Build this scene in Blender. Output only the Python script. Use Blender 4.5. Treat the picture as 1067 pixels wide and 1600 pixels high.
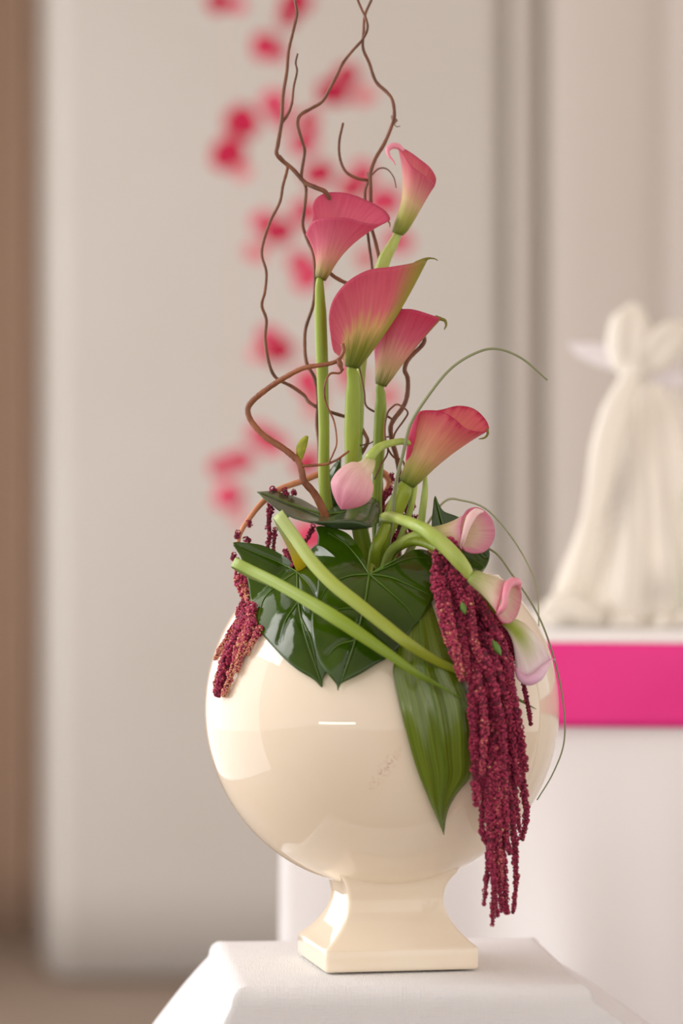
import bpy, math, random
import numpy as np
from mathutils import Vector, Matrix

random.seed(7); np.random.seed(7)
C = bpy.context.scene
for o in list(bpy.data.objects): bpy.data.objects.remove(o)

# ------------------------------------------------------------------ camera, world, lights, exposure
S = 0.0006            # metres per photo pixel at the vase's distance
D = 3.2               # camera to vase axis
DP = D / S
TOP = 0.62            # height of the small table the vase stands on
CAMZ = TOP + 705 * S
cam_d = bpy.data.cameras.new('camera'); cam = bpy.data.objects.new('camera', cam_d); C.collection.objects.link(cam)
cam.location = (0, -D, CAMZ); cam.rotation_euler = (math.pi/2, 0, 0)
cam_d.sensor_fit = 'VERTICAL'; cam_d.sensor_height = 36; cam_d.sensor_width = 24
cam_d.lens = 36 * D / (1600 * S)
cam_d.clip_end = 60
cam_d.dof.use_dof = True; cam_d.dof.focus_distance = D - 0.06; cam_d.dof.aperture_fstop = 2.5
C.camera = cam
C.view_settings.view_transform = 'Standard'; C.view_settings.look = 'None'
C.view_settings.exposure = 0.15; C.view_settings.gamma = 1.0; C.view_settings.use_curve_mapping = False
C.cycles.max_bounces = 8; C.cycles.transparent_max_bounces = 16
C.cycles.sample_clamp_indirect = 8

w = bpy.data.worlds.new('world'); C.world = w; w.use_nodes = True
bg = w.node_tree.nodes['Background']; bg.inputs[0].default_value = (1.0, 0.92, 0.865, 1); bg.inputs[1].default_value = 1.12

def area(name, loc, target, sx, sy, power, col):
    l = bpy.data.lights.new(name, 'AREA'); l.shape = 'RECTANGLE'; l.size = sx; l.size_y = sy
    l.energy = power; l.color = col
    o = bpy.data.objects.new(name, l); C.collection.objects.link(o); o.location = loc
    o.rotation_euler = (Vector(target) - Vector(loc)).to_track_quat('-Z', 'Y').to_euler()
    return o
# tall windows of the hall: a long one on the left, a smaller one higher up on the left
area('window_light', (-1.55, 1.93, 1.40), (0, 1.93, 1.40), 4.3, 2.78, 47, (0.98, 0.98, 1.0))
area('high_left_window', (-1.62, -.10, 1.97), (0, 0, .95), .85, .75, 12, (1.0, 0.97, 0.94))
area('rear_strip_light', (-2.5, -4.6, 0.34), (0, 0, 0.8), 2.2, 0.14, 9, (1.0, 0.95, 0.90))  # low strip added behind the camera to make the streak on the glaze

# ------------------------------------------------------------------ helpers
def lin(r, g, b):
    f = lambda c: (c/255/12.92) if c/255 <= 0.04045 else ((c/255+0.055)/1.055)**2.4
    return (f(r), f(g), f(b), 1)
def P(px, py, dp=0.0):
    k = (DP + dp) / DP
    return np.array([(px-533.5)*S*k, dp*S, CAMZ-(py-800)*S*k])
def PA(a):
    a = np.asarray(a, float); k = (DP + a[..., 2]) / DP
    return np.stack([(a[..., 0]-533.5)*S*k, a[..., 2]*S, CAMZ-(a[..., 1]-800)*S*k], -1)
BC, BR = np.array([(596.5-533.5), 0.0, -(1108-800)])*1.0, 277.0        # bowl centre and radius in vase pixels
def vase_front(px, py):                                                 # depth of the bowl's front under a photo point
    d = np.array([px-533.5, DP, 800-py]); d = d/np.linalg.norm(d)
    oc = np.array([0, -DP, 0]) - BC
    b = d.dot(oc); disc = b*b - (oc.dot(oc) - BR*BR)
    if disc < 0: return 1e9
    t = -b - math.sqrt(disc)
    return -DP + d[1]*t
def over(px, py, dp, margin): return min(dp, vase_front(px, py) - margin)

def catmull(pts, n, closed=False):
    p = np.asarray(pts, float); m = len(p)
    if closed: q = np.concatenate([p[-1:], p, p[:2]]); segs = m
    else: q = np.concatenate([2*p[:1]-p[1:2], p, 2*p[-1:]-p[-2:-1]]); segs = m-1
    d = np.linalg.norm((q[2:segs+2]-q[1:segs+1])[:, :3], axis=1)
    cum = np.concatenate([[0], np.cumsum(np.maximum(d, 1e-6))])
    s = np.linspace(0, cum[-1], n, endpoint=not closed)
    i = np.clip(np.searchsorted(cum, s, 'right')-1, 0, segs-1)
    t = ((s-cum[i])/(cum[i+1]-cum[i]))[:, None]
    a, b, c, e = q[i], q[i+1], q[i+2], q[i+3]
    return 0.5*((2*b)+(c-a)*t+(2*a-5*b+4*c-e)*t*t+(3*b-a-3*c+e)*t**3)

def smooth(me): me.polygons.foreach_set('use_smooth', [True]*len(me.polygons))
def link(name, me, mats, parent=None, loc=None):
    o = bpy.data.objects.new(name, me); C.collection.objects.link(o)
    for m in (mats if isinstance(mats, (list, tuple)) else [mats]):
        if m: me.materials.append(m)
    if parent is not None: o.parent = parent
    if loc is not None: o.location = loc
    return o
def origin_of(parent): return np.array(parent.location) if parent is not None else np.zeros(3)
def mesh(name, V, F, mats, parent=None, loc=None, uv=None, sm=True):
    V = np.asarray(V, float)
    off = origin_of(parent) if parent is not None else (np.array(loc) if loc is not None else np.zeros(3))
    me = bpy.data.meshes.new(name); me.from_pydata((V-off).tolist(), [], [list(f) for f in F]); me.update()
    if sm: smooth(me)
    if uv is not None:
        l = me.uv_layers.new(name='UVMap'); vi = np.zeros(len(me.loops), int); me.loops.foreach_get('vertex_index', vi)
        l.data.foreach_set('uv', np.asarray(uv, float)[vi].ravel())
    return link(name, me, mats, parent, None if parent is not None else loc)
def grid_faces(M, N, closed=False):
    F = []
    for i in range(M-1):
        for j in range(N if closed else N-1):
            a = i*N+j; b = i*N+(j+1) % N
            F.append((a, b, b+N, a+N))
    return F
def sheet(name, R, mats, parent=None, loc=None, closed=False, thick=None, px=True, matoff=0, face_cam=False):
    R = np.asarray(R, float); M, N = R.shape[:2]
    V = PA(R) if px else R
    F = grid_faces(M, N, closed)
    if face_cam:
        a = V[:-1, :-1].reshape(-1, 3); b = V[:-1, 1:].reshape(-1, 3); c = V[1:, :-1].reshape(-1, 3)
        n = np.cross(b-a, c-a)
        if n[:, 1].sum() > 0: F = [f[::-1] for f in F]
    uu, vv = np.meshgrid(np.linspace(0, 1, N), np.linspace(0, 1, M))
    o = mesh(name, V.reshape(-1, 3), F, mats, parent, loc, np.stack([uu.ravel(), vv.ravel()], 1))
    if thick:
        s = o.modifiers.new('thickness', 'SOLIDIFY'); s.thickness = thick; s.offset = -1
        if matoff: s.material_offset = 1; s.material_offset_rim = 0
    return o
def tube_geo(path, rad, seg=8, caps=True):
    p = np.asarray(path, float); n = len(p); rad = np.broadcast_to(np.asarray(rad, float), (n,))
    t = np.gradient(p, axis=0); t /= np.linalg.norm(t, axis=1)[:, None]+1e-12
    u = np.cross(t[0], [0.31, 0.2, 0.93]); u /= np.linalg.norm(u)
    V = []; ang = np.linspace(0, 2*math.pi, seg, endpoint=False)
    for i in range(n):
        u = u - t[i]*u.dot(t[i]); u /= np.linalg.norm(u); v = np.cross(t[i], u)
        V.append(p[i] + rad[i]*(np.cos(ang)[:, None]*u+np.sin(ang)[:, None]*v))
    V = np.concatenate(V); F = grid_faces(n, seg, True)
    if caps: F += [tuple(range(seg))[::-1], tuple(range((n-1)*seg, n*seg))]
    uv = np.stack([np.tile(np.arange(seg)/seg, n), np.repeat(np.linspace(0, 1, n), seg)], 1)
    return V, F, uv
def tube(name, pts, rad, mat, parent=None, loc=None, n=40, seg=8, jitter=0.0, px=True):
    """pts: control points (px, py, depth); rad: radii at the control points, in photo pixels"""
    pts = np.asarray(pts, float); r = np.interp(np.linspace(0, 1, n), np.linspace(0, 1, len(rad)), rad)
    c = catmull(pts, n)
    if jitter: r = r*(1+jitter*np.random.uniform(-1, 1, n))
    V, F, uv = tube_geo(PA(c) if px else c, r*(S if px else 1), seg)
    return mesh(name, V, F, mat, parent, loc, uv)
def thing(name, label, cat, loc, group=None):
    o = bpy.data.objects.new(name, None); C.collection.objects.link(o); o.location = loc; o.empty_display_size = 0.02
    o['label'] = label; o['category'] = cat
    if group: o['group'] = group
    return o
def tag(o, label, cat, group=None):
    o['label'] = label; o['category'] = cat
    if group: o['group'] = group
    return o
def struct(o): o['kind'] = 'structure'; return o

# ------------------------------------------------------------------ materials
def mat(name, col, rough=0.5, **kw):
    m = bpy.data.materials.new(name); m.use_nodes = True; b = m.node_tree.nodes['Principled BSDF']
    b.inputs['Base Color'].default_value = col; b.inputs['Roughness'].default_value = rough
    for k, v in kw.items(): b.inputs[k.replace('_', ' ')].default_value = v
    return m
def nodes(m): return m.node_tree.nodes, m.node_tree.links, m.node_tree.nodes['Principled BSDF']
def ramp(nd, stops):
    r = nd.new('ShaderNodeValToRGB'); e = r.color_ramp.elements
    while len(e) < len(stops): e.new(0.5)
    for x, (p, c) in zip(e, stops): x.position = p; x.color = c
    return r
def noise_mat(name, c1, c2, scale, rough=0.6, detail=4, bump=0.0, bscale=None, stretch=(1, 1, 1), coord='Object', lo=0.3, hi=0.7, **kw):
    m = mat(name, c1, rough, **kw); nd, ln, b = nodes(m)
    tc = nd.new('ShaderNodeTexCoord'); mp = nd.new('ShaderNodeMapping'); mp.inputs['Scale'].default_value = stretch
    nz = nd.new('ShaderNodeTexNoise'); nz.inputs['Scale'].default_value = scale; nz.inputs['Detail'].default_value = detail
    r = ramp(nd, [(lo, c1), (hi, c2)])
    ln.new(tc.outputs[coord], mp.inputs[0]); ln.new(mp.outputs[0], nz.inputs['Vector']); ln.new(nz.outputs['Fac'], r.inputs[0]); ln.new(r.outputs[0], b.inputs['Base Color'])
    if bump:
        n2 = nd.new('ShaderNodeTexNoise'); n2.inputs['Scale'].default_value = bscale or scale; n2.inputs['Detail'].default_value = 3
        ln.new(mp.outputs[0], n2.inputs['Vector'])
        bp = nd.new('ShaderNodeBump'); bp.inputs['Strength'].default_value = bump; bp.inputs['Distance'].default_value = 0.002
        ln.new(n2.outputs['Fac'], bp.inputs['Height']); ln.new(bp.outputs[0], b.inputs['Normal'])
    return m
def translucent(m, fac, col):
    nd, ln, b = nodes(m); out = nd['Material Output']
    t = nd.new('ShaderNodeBsdfTranslucent'); mx = nd.new('ShaderNodeMixShader'); mx.inputs[0].default_value = fac
    src = b.inputs['Base Color'].links
    if src and col is None: ln.new(src[0].from_socket, t.inputs[0])
    else: t.inputs[0].default_value = col or b.inputs['Base Color'].default_value
    ln.new(b.outputs[0], mx.inputs[1]); ln.new(t.outputs[0], mx.inputs[2]); ln.new(mx.outputs[0], out.inputs[0])
    return m

M_glaze = mat('cream_glaze', lin(243, 235, 220), 0.025, Coat_Weight=0.2, Coat_Roughness=0.01)
nd, ln, b = nodes(M_glaze)
tc = nd.new('ShaderNodeTexCoord'); nz = nd.new('ShaderNodeTexNoise'); nz.inputs['Scale'].default_value = 9; nz.inputs['Detail'].default_value = 3
r_ = ramp(nd, [(0.3, lin(244, 229, 205)), (0.7, lin(247, 236, 216))])
ln.new(tc.outputs['Object'], nz.inputs['Vector']); ln.new(nz.outputs['Fac'], r_.inputs[0])
# a faint rusty scuff on the belly: a slanted streak of fine specks
mp = nd.new('ShaderNodeMapping'); mp.vector_type = 'TEXTURE'
mp.inputs['Location'].default_value = (0.0, -0.16, 0.192); mp.inputs['Rotation'].default_value = (0, math.radians(37), 0); mp.inputs['Scale'].default_value = (0.007, 0.06, 0.030)
gr = nd.new('ShaderNodeTexGradient'); gr.gradient_type = 'SPHERICAL'
sp = nd.new('ShaderNodeTexNoise'); sp.inputs['Scale'].default_value = 420; sp.inputs['Detail'].default_value = 2
th = ramp(nd, [(0.46, (0, 0, 0, 1)), (0.72, (1, 1, 1, 1))]); mu = nd.new('ShaderNodeMath'); mu.operation = 'MULTIPLY'
m2 = nd.new('ShaderNodeMath'); m2.operation = 'MULTIPLY'; m2.inputs[1].default_value = 0.75; m2.use_clamp = True
mix = nd.new('ShaderNodeMix'); mix.data_type = 'RGBA'; mix.inputs[7].default_value = lin(190, 136, 116)
ln.new(tc.outputs['Object'], mp.inputs[0]); ln.new(mp.outputs[0], gr.inputs[0]); ln.new(tc.outputs['Object'], sp.inputs['Vector']); ln.new(sp.outputs['Fac'], th.inputs[0])
ln.new(gr.outputs['Fac'], mu.inputs[0]); ln.new(th.outputs[0], mu.inputs[1]); ln.new(mu.outputs[0], m2.inputs[0]); ln.new(m2.outputs[0], mix.inputs[0])
ln.new(r_.outputs[0], mix.inputs[6]); ln.new(mix.outputs[2], b.inputs['Base Color'])

M_foam = noise_mat('floral_foam_green', lin(40, 58, 26), lin(62, 80, 40), 120, 0.95)
M_wall = noise_mat('warm_plaster', lin(226, 210, 198), lin(230, 214, 202), 1.2, 0.9)
M_panel = noise_mat('ivory_fabric_panel', lin(202, 197, 190), lin(206, 202, 196), 2.0, 0.92, bump=0.15, bscale=700)
M_rcurt = noise_mat('ivory_curtain_cloth', lin(210, 203, 195), lin(214, 208, 201), 3.0, 0.92, stretch=(1, 1, .15))
M_brown = noise_mat('tan_curtain_cloth', lin(188, 162, 141), lin(200, 174, 153), 2.2, 0.95, stretch=(2, 2, .3))
M_floor = noise_mat('taupe_floor', lin(140, 124, 110), lin(152, 136, 122), 3.0, 0.6)
def cloth_mat(name, col, bump, scale):
    m = mat(name, col, 0.85, Sheen_Weight=0.15); nd, ln, b = nodes(m)
    tc = nd.new('ShaderNodeTexCoord')
    h = None
    for s3, rot in (((scale, 1, 1), 0), ((1, scale, 1), 0)):
        nz = nd.new('ShaderNodeTexNoise'); nz.inputs['Scale'].default_value = 1.0; nz.inputs['Detail'].default_value = 2
        mp = nd.new('ShaderNodeMapping'); mp.inputs['Scale'].default_value = (s3[0], s3[1]*.9+40, s3[1])
        if s3[0] == 1: mp.inputs['Scale'].default_value = (60, 60, scale)
        ln.new(tc.outputs['Object'], mp.inputs[0]); ln.new(mp.outputs[0], nz.inputs['Vector'])
        if h is None: h = nz
        else:
            ad = nd.new('ShaderNodeMath'); ln.new(h.outputs['Fac'], ad.inputs[0]); ln.new(nz.outputs['Fac'], ad.inputs[1]); h = ad
    bp = nd.new('ShaderNodeBump'); bp.inputs['Strength'].default_value = bump; bp.inputs['Distance'].default_value = 0.0012
    n9 = nd.new('ShaderNodeTexNoise'); n9.inputs['Scale'].default_value = 16; n9.inputs['Detail'].default_value = 3; n9.inputs['Distortion'].default_value = 1.2; ln.new(tc.outputs['Object'], n9.inputs['Vector'])
    b9 = nd.new('ShaderNodeBump'); b9.inputs['Strength'].default_value = .35; b9.inputs['Distance'].default_value = .006; ln.new(n9.outputs['Fac'], b9.inputs['Height']); ln.new(b9.outputs[0], bp.inputs['Normal'])
    ln.new(h.outputs[0], bp.inputs['Height']); ln.new(bp.outputs[0], b.inputs['Normal'])
    return m
M_cloth = cloth_mat('white_linen', lin(232, 234, 237), 0.5, 900)
M_cloth2 = mat('white_satin_cloth', lin(246, 245, 246), 0.6, Sheen_Weight=0.2)
M_ribbon = noise_mat('magenta_satin', lin(244, 40, 144), lin(248, 58, 156), 6, 0.45)
M_plinth = mat('plain_wood', lin(180, 160, 140), 0.6)

M_tulle = mat('cream_tulle', lin(246, 241, 230), 0.8, Sheen_Weight=0.2)
nd, ln, b = nodes(M_tulle)
uvn = nd.new('ShaderNodeTexCoord'); mp = nd.new('ShaderNodeMapping'); mp.inputs['Scale'].default_value = (22, 1.2, 1)
nz = nd.new('ShaderNodeTexNoise'); nz.inputs['Scale'].default_value = 1.0; nz.inputs['Detail'].default_value = 2
ra = ramp(nd, [(0.38, (0.55, 0.55, 0.55, 1)), (0.62, (0.96, 0.96, 0.96, 1))])
ln.new(uvn.outputs['UV'], mp.inputs[0]); ln.new(mp.outputs[0], nz.inputs['Vector']); ln.new(nz.outputs['Fac'], ra.inputs[0])
dn = nd.new('ShaderNodeAttribute'); dn.attribute_name = 'sheerness'; dm = nd.new('ShaderNodeMath'); dm.operation = 'MULTIPLY'
ln.new(ra.outputs[0], dm.inputs[0]); ln.new(dn.outputs['Fac'], dm.inputs[1]); ln.new(dm.outputs[0], b.inputs['Alpha'])
M_bow = translucent(mat('cream_organza', lin(248, 244, 234), 0.6), 0.25, lin(250, 246, 238))
M_tail = translucent(mat('lilac_white_organza', lin(248, 245, 247), 0.6), 0.3, lin(240, 234, 240))
M_green_in = mat('muted_green_paper', lin(120, 140, 80), 0.7)

M_bark = noise_mat('willow_bark', lin(92, 58, 40), lin(140, 90, 64), 90, 0.55, stretch=(1, 1, .3), bump=0.4, bscale=260)
M_bark2 = noise_mat('thick_willow_bark', lin(112, 62, 36), lin(170, 108, 72), 70, 0.45, stretch=(1, 1, .4), bump=0.5, bscale=300)
def stem_mat(name, a, b_): return noise_mat(name, a, b_, 60, 0.35, stretch=(1, 1, .15))
M_stem = stem_mat('calla_stem_green', lin(116, 140, 24), lin(152, 172, 48))
M_stem_l = stem_mat('pale_stem_green', lin(150, 180, 70), lin(186, 204, 110))
M_leaf = noise_mat('anthurium_leaf_top', lin(34, 62, 4), lin(64, 94, 8), 14, 0.12, bump=0.25, bscale=60, Specular_IOR_Level=0.5)
M_leaf_b = noise_mat('anthurium_leaf_underside', lin(84, 128, 44), lin(104, 146, 58), 30, 0.4)
M_leaf_d = noise_mat('dark_leaf_top', lin(52, 72, 44), lin(82, 100, 70), 25, 0.17, bump=0.2, bscale=80)
M_vein = mat('leaf_vein_pale', lin(84, 118, 28), 0.3)
translucent(M_leaf, .12, lin(90, 150, 10))
M_asp = mat('aspidistra_green', lin(70, 100, 16), 0.15, Specular_IOR_Level=0.7)
nd, ln, b = nodes(M_asp)
tcn = nd.new('ShaderNodeTexCoord'); mp = nd.new('ShaderNodeMapping'); mp.inputs['Scale'].default_value = (34, 1.0, 1)
nz = nd.new('ShaderNodeTexNoise'); nz.inputs['Scale'].default_value = 1.0; nz.inputs['Detail'].default_value = 5
r_ = ramp(nd, [(0.3, lin(70, 94, 6)), (0.7, lin(116, 138, 26))]); bp = nd.new('ShaderNodeBump'); bp.inputs['Strength'].default_value = 0.55; bp.inputs['Distance'].default_value = 0.0015
ln.new(tcn.outputs['UV'], mp.inputs[0]); ln.new(mp.outputs[0], nz.inputs['Vector']); ln.new(nz.outputs['Fac'], r_.inputs[0]); ln.new(r_.outputs[0], b.inputs['Base Color'])
ln.new(nz.outputs['Fac'], bp.inputs['Height']); ln.new(bp.outputs[0], b.inputs['Normal'])
def strap_mat(name, stops, rough=0.4):
    m = mat(name, stops[0][1], rough); nd, ln, b = nodes(m)
    tc = nd.new('ShaderNodeTexCoord'); sx = nd.new('ShaderNodeSeparateXYZ'); r = ramp(nd, stops)
    ln.new(tc.outputs['UV'], sx.inputs[0]); ln.new(sx.outputs[1], r.inputs[0]); ln.new(r.outputs[0], b.inputs['Base Color'])
    return m
M_strap1 = strap_mat('flax_blade_yellowing', [(0, lin(94, 128, 24)), (.25, lin(138, 152, 32)), (.55, lin(162, 180, 80)), (.75, lin(186, 206, 140)), (.82, lin(214, 190, 30)), (1, lin(190, 180, 30))])
M_strap2 = strap_mat('flax_blade_green', [(0, lin(90, 122, 22)), (.3, lin(132, 158, 38)), (.65, lin(154, 180, 84)), (.85, lin(180, 202, 138)), (1, lin(120, 150, 50))])
M_grass = mat('bear_grass', lin(142, 150, 112), 0.45)
M_grass_l = mat('bear_grass_pale', lin(168, 174, 138), 0.5)
M_amstem = stem_mat('amaranth_stem_coral', lin(206, 128, 96), lin(222, 158, 118))
M_bud = noise_mat('young_leaf_lime', lin(170, 170, 20), lin(120, 140, 30), 160, 0.45)
M_rolld = noise_mat('rolled_rim_rose', lin(214, 60, 104), lin(226, 84, 124), 60, .45)
M_rollp = noise_mat('rolled_rim_pink', lin(236, 140, 164), lin(244, 168, 186), 60, .45)
M_rollw = noise_mat('rolled_rim_blush', lin(246, 206, 208), lin(250, 222, 220), 60, .45)
M_rolll = noise_mat('rolled_rim_lilac', lin(226, 176, 208), lin(238, 206, 226), 60, .45)
M_hook = mat('spathe_tip_green', lin(120, 116, 30), 0.5)
M_spadix = mat('spadix_yellow', lin(226, 184, 60), 0.7)

M_am = mat('amaranth_grain', lin(150, 30, 60), 0.75)
nd, ln, b = nodes(M_am); at = nd.new('ShaderNodeAttribute'); at.attribute_name = 'tone'
r_ = ramp(nd, [(0.0, lin(84, 10, 36)), (0.35, lin(154, 34, 76)), (0.62, lin(184, 62, 98)), (0.82, lin(200, 110, 104)), (1.0, lin(226, 170, 132))])
ln.new(at.outputs['Fac'], r_.inputs[0]); ln.new(r_.outputs[0], b.inputs['Base Color'])

def spathe_mat(name, stops, streak=0.5, transl=0.42, rough=0.45, rib=0.0, rib_c=None, rib_fade=False):
    """petal colour runs from the throat to the rim (UV v), broken by fine streaks along the petal"""
    m = mat(name, stops[-1][1], rough, Sheen_Weight=0.1); nd, ln, b = nodes(m)
    tc = nd.new('ShaderNodeTexCoord'); sx = nd.new('ShaderNodeSeparateXYZ'); ln.new(tc.outputs['UV'], sx.inputs[0])
    mp = nd.new('ShaderNodeMapping'); mp.inputs['Scale'].default_value = (40, 1.2, 1); ln.new(tc.outputs['UV'], mp.inputs[0])
    nz = nd.new('ShaderNodeTexNoise'); nz.inputs['Scale'].default_value = 1.0; nz.inputs['Detail'].default_value = 3; ln.new(mp.outputs[0], nz.inputs['Vector'])
    sb = nd.new('ShaderNodeMath'); sb.operation = 'MULTIPLY_ADD'; sb.inputs[1].default_value = streak; sb.inputs[2].default_value = -streak/2
    ln.new(nz.outputs['Fac'], sb.inputs[0]); ad = nd.new('ShaderNodeMath'); ln.new(sb.outputs[0], ad.inputs[0]); ln.new(sx.outputs[1], ad.inputs[1])
    r = ramp(nd, stops); ln.new(ad.outputs[0], r.inputs[0])
    # blotches and fine darker veins in the petal's own colour
    n2 = nd.new('ShaderNodeTexNoise'); n2.inputs['Scale'].default_value = 1.0; n2.inputs['Detail'].default_value = 4
    mp2 = nd.new('ShaderNodeMapping'); mp2.inputs['Scale'].default_value = (85, 3.0, 1); ln.new(tc.outputs['UV'], mp2.inputs[0]); ln.new(mp2.outputs[0], n2.inputs['Vector'])
    dr = ramp(nd, [(0.3, (.90, .76, .80, 1)), (0.6, (1.0, 1.0, 1.0, 1))]); ln.new(n2.outputs['Fac'], dr.inputs[0])
    mx = nd.new('ShaderNodeMix'); mx.data_type = 'RGBA'; mx.blend_type = 'MULTIPLY'; mx.inputs[0].default_value = 0.75
    ln.new(r.outputs[0], mx.inputs[6]); ln.new(dr.outputs[0], mx.inputs[7]); col = mx.outputs[2]
    if rib:   # the green rib that runs from the throat to the tip
        rr = ramp(nd, [(0.0, (1, 1, 1, 1)), (rib, (0, 0, 0, 1))]); rr.color_ramp.interpolation = 'EASE'; ln.new(sx.outputs[0], rr.inputs[0])
        m3 = nd.new('ShaderNodeMix'); m3.data_type = 'RGBA'; m3.inputs[7].default_value = rib_c or lin(176, 172, 62); fac = rr.outputs[0]
        if rib_fade:
            fd = ramp(nd, [(.35, (1, 1, 1, 1)), (.85, (0, 0, 0, 1))]); ln.new(sx.outputs[1], fd.inputs[0])
            fm = nd.new('ShaderNodeMath'); fm.operation = 'MULTIPLY'; ln.new(fac, fm.inputs[0]); ln.new(fd.outputs[0], fm.inputs[1]); fac = fm.outputs[0]
        ln.new(fac, m3.inputs[0]); ln.new(col, m3.inputs[6]); col = m3.outputs[2]
    ln.new(col, b.inputs['Base Color'])
    bp = nd.new('ShaderNodeBump'); bp.inputs['Strength'].default_value = 0.25; bp.inputs['Distance'].default_value = 0.001
    ln.new(nz.outputs['Fac'], bp.inputs['Height']); ln.new(bp.outputs[0], b.inputs['Normal'])
    return translucent(m, transl, None)
M_sp1 = spathe_mat('calla_rose', [(0, lin(140, 140, 60)), (.14, lin(208, 186, 120)), (.36, lin(238, 176, 160)), (.62, lin(236, 136, 158)), (1, lin(226, 98, 138))], .36)
M_sp2 = spathe_mat('calla_rose_green_throat', [(0, lin(112, 134, 40)), (.22, lin(160, 166, 60)), (.42, lin(232, 204, 140)), (.62, lin(234, 136, 150)), (1, lin(224, 100, 132))], .42, rib=.13)
M_sp3 = spathe_mat('calla_deep_rose', [(0, lin(126, 140, 48)), (.2, lin(222, 204, 146)), (.42, lin(242, 192, 172)), (.65, lin(234, 124, 150)), (1, lin(222, 66, 114))], .4, rib=.03)
M_sp4 = spathe_mat('calla_pale_green_rose', [(0, lin(136, 160, 52)), (.3, lin(202, 206, 104)), (.55, lin(240, 220, 170)), (.75, lin(242, 180, 174)), (1, lin(228, 106, 136))], .2)
M_sp5 = spathe_mat('calla_salmon', [(0, lin(130, 156, 52)), (.2, lin(206, 202, 104)), (.42, lin(242, 206, 160)), (.72, lin(242, 172, 150)), (.94, lin(234, 120, 134)), (1, lin(218, 56, 102))], .22)
M_spb = spathe_mat('calla_pale_pink', [(0, lin(214, 222, 160)), (.16, lin(248, 242, 214)), (.4, lin(250, 216, 216)), (.7, lin(246, 190, 208)), (1, lin(236, 156, 190))], .2)
M_sp7 = spathe_mat('calla_soft_pink', [(0, lin(186, 204, 110)), (.42, lin(238, 232, 180)), (.70, lin(248, 228, 214)), (.86, lin(244, 186, 204)), (1, lin(232, 138, 176))], .2)
M_sp8 = spathe_mat('calla_cream_pink_lip', [(0, lin(180, 206, 106)), (.3, lin(224, 230, 172)), (.70, lin(250, 242, 220)), (.88, lin(246, 200, 202)), (1, lin(232, 122, 160))], .14)
M_sp9 = spathe_mat('calla_white_lilac_lip', [(0, lin(170, 200, 86)), (.25, lin(232, 232, 182)), (.55, lin(252, 249, 240)), (.88, lin(249, 240, 242)), (1, lin(230, 184, 214))], .14, .25, rib=.16, rib_c=lin(166, 190, 60), rib_fade=True)
M_petal = [translucent(mat('petal_crimson', lin(206, 24, 78), 0.6), .35, lin(214, 30, 84)),
           translucent(mat('petal_rose', lin(226, 74, 112), 0.6), .35, lin(232, 84, 120)),
           translucent(mat('petal_blush', lin(232, 128, 140), 0.6), .35, lin(236, 140, 150))]
M_thread = mat('pink_thread', lin(214, 170, 166), 0.7)

# ------------------------------------------------------------------ the hall behind
fl = mesh('floor', [(-5, -5, 0), (5, -5, 0), (5, 7, 0), (-5, 7, 0)], [(0, 1, 2, 3)], M_floor, sm=False); struct(fl)
struct(mesh('wall_back', [(-5, 5.8, 0), (5, 5.8, 0), (5, 5.8, 3.6), (-5, 5.8, 3.6)], [(0, 1, 2, 3)], M_wall, sm=False))

def PX(px, d):   # world x of a photo column at a distance d from the camera
    return (px-533.5)*S*d/D
def hang(name, plan, z0, z1, m, label, cat, n=160, thick=0.012, wav=0.0, nz_=14):
    """cloth hung from above: plan = control points (x, y) of its hem"""
    pl = np.array([(x, y, 0) for x, y in plan], float); c = catmull(pl, n)
    R = np.zeros((nz_, n, 3))
    for i, t in enumerate(np.linspace(0, 1, nz_)):
        R[i] = c; R[i, :, 2] = z0+(z1-z0)*t
        R[i, :, 1] += wav*np.sin(np.linspace(0, 9, n)+1.5*t)*(1-t)
    loc = (float(c[:, 0].mean()), float(c[:, 1].mean()), z0)
    o = sheet(name, R, m, None, loc, px=False, thick=thick)
    return tag(o, label, cat)
d0 = 7.57
def XY(px, d): return (PX(px, d), d-D)
hang('fabric_panel', [XY(64, 8.2), XY(66, 8.0), XY(72, 7.75), XY(84, 7.62), XY(100, 7.575), XY(140, d0), XY(330, d0), XY(560, d0), XY(740, d0), XY(774, d0+.005), XY(783, d0+.03), XY(785, d0+.06)],
     0.012, 2.75, M_panel, 'broad flat ivory fabric panel hanging behind the petals and the vase', 'curtain')
tan = [XY(-130, 8.25)]
for i in range(9): tan.append(XY(-80+i*20, 8.22+(0.03 if i % 2 else -0.03)))
hang('curtain', tan, 0.02, 2.75, M_brown, 'shaded tan curtain in soft folds at the far left edge', 'curtain')
hang('curtain', [XY(770, 7.68), XY(784, 7.66), XY(791, 7.64), XY(799, 7.59), XY(814, 7.57), XY(828, 7.585), XY(838, 7.645), XY(845, 7.65), XY(852, 7.61), XY(862, 7.58), XY(878, 7.575), XY(900, 7.57), XY(960, 7.57), XY(1010, 7.58), XY(1040, 7.60), XY(1075, 7.58), XY(1120, 7.59)],
     0.012, 2.75, M_rcurt, 'ivory curtain with deep vertical folds behind the tulle gift at the right', 'curtain')

struct(mesh('ceiling', [(-5, -5, 3.7), (-5, 7, 3.7), (5, 7, 3.7), (5, -5, 3.7)], [(0, 1, 2, 3)], M_wall, sm=False))
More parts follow.
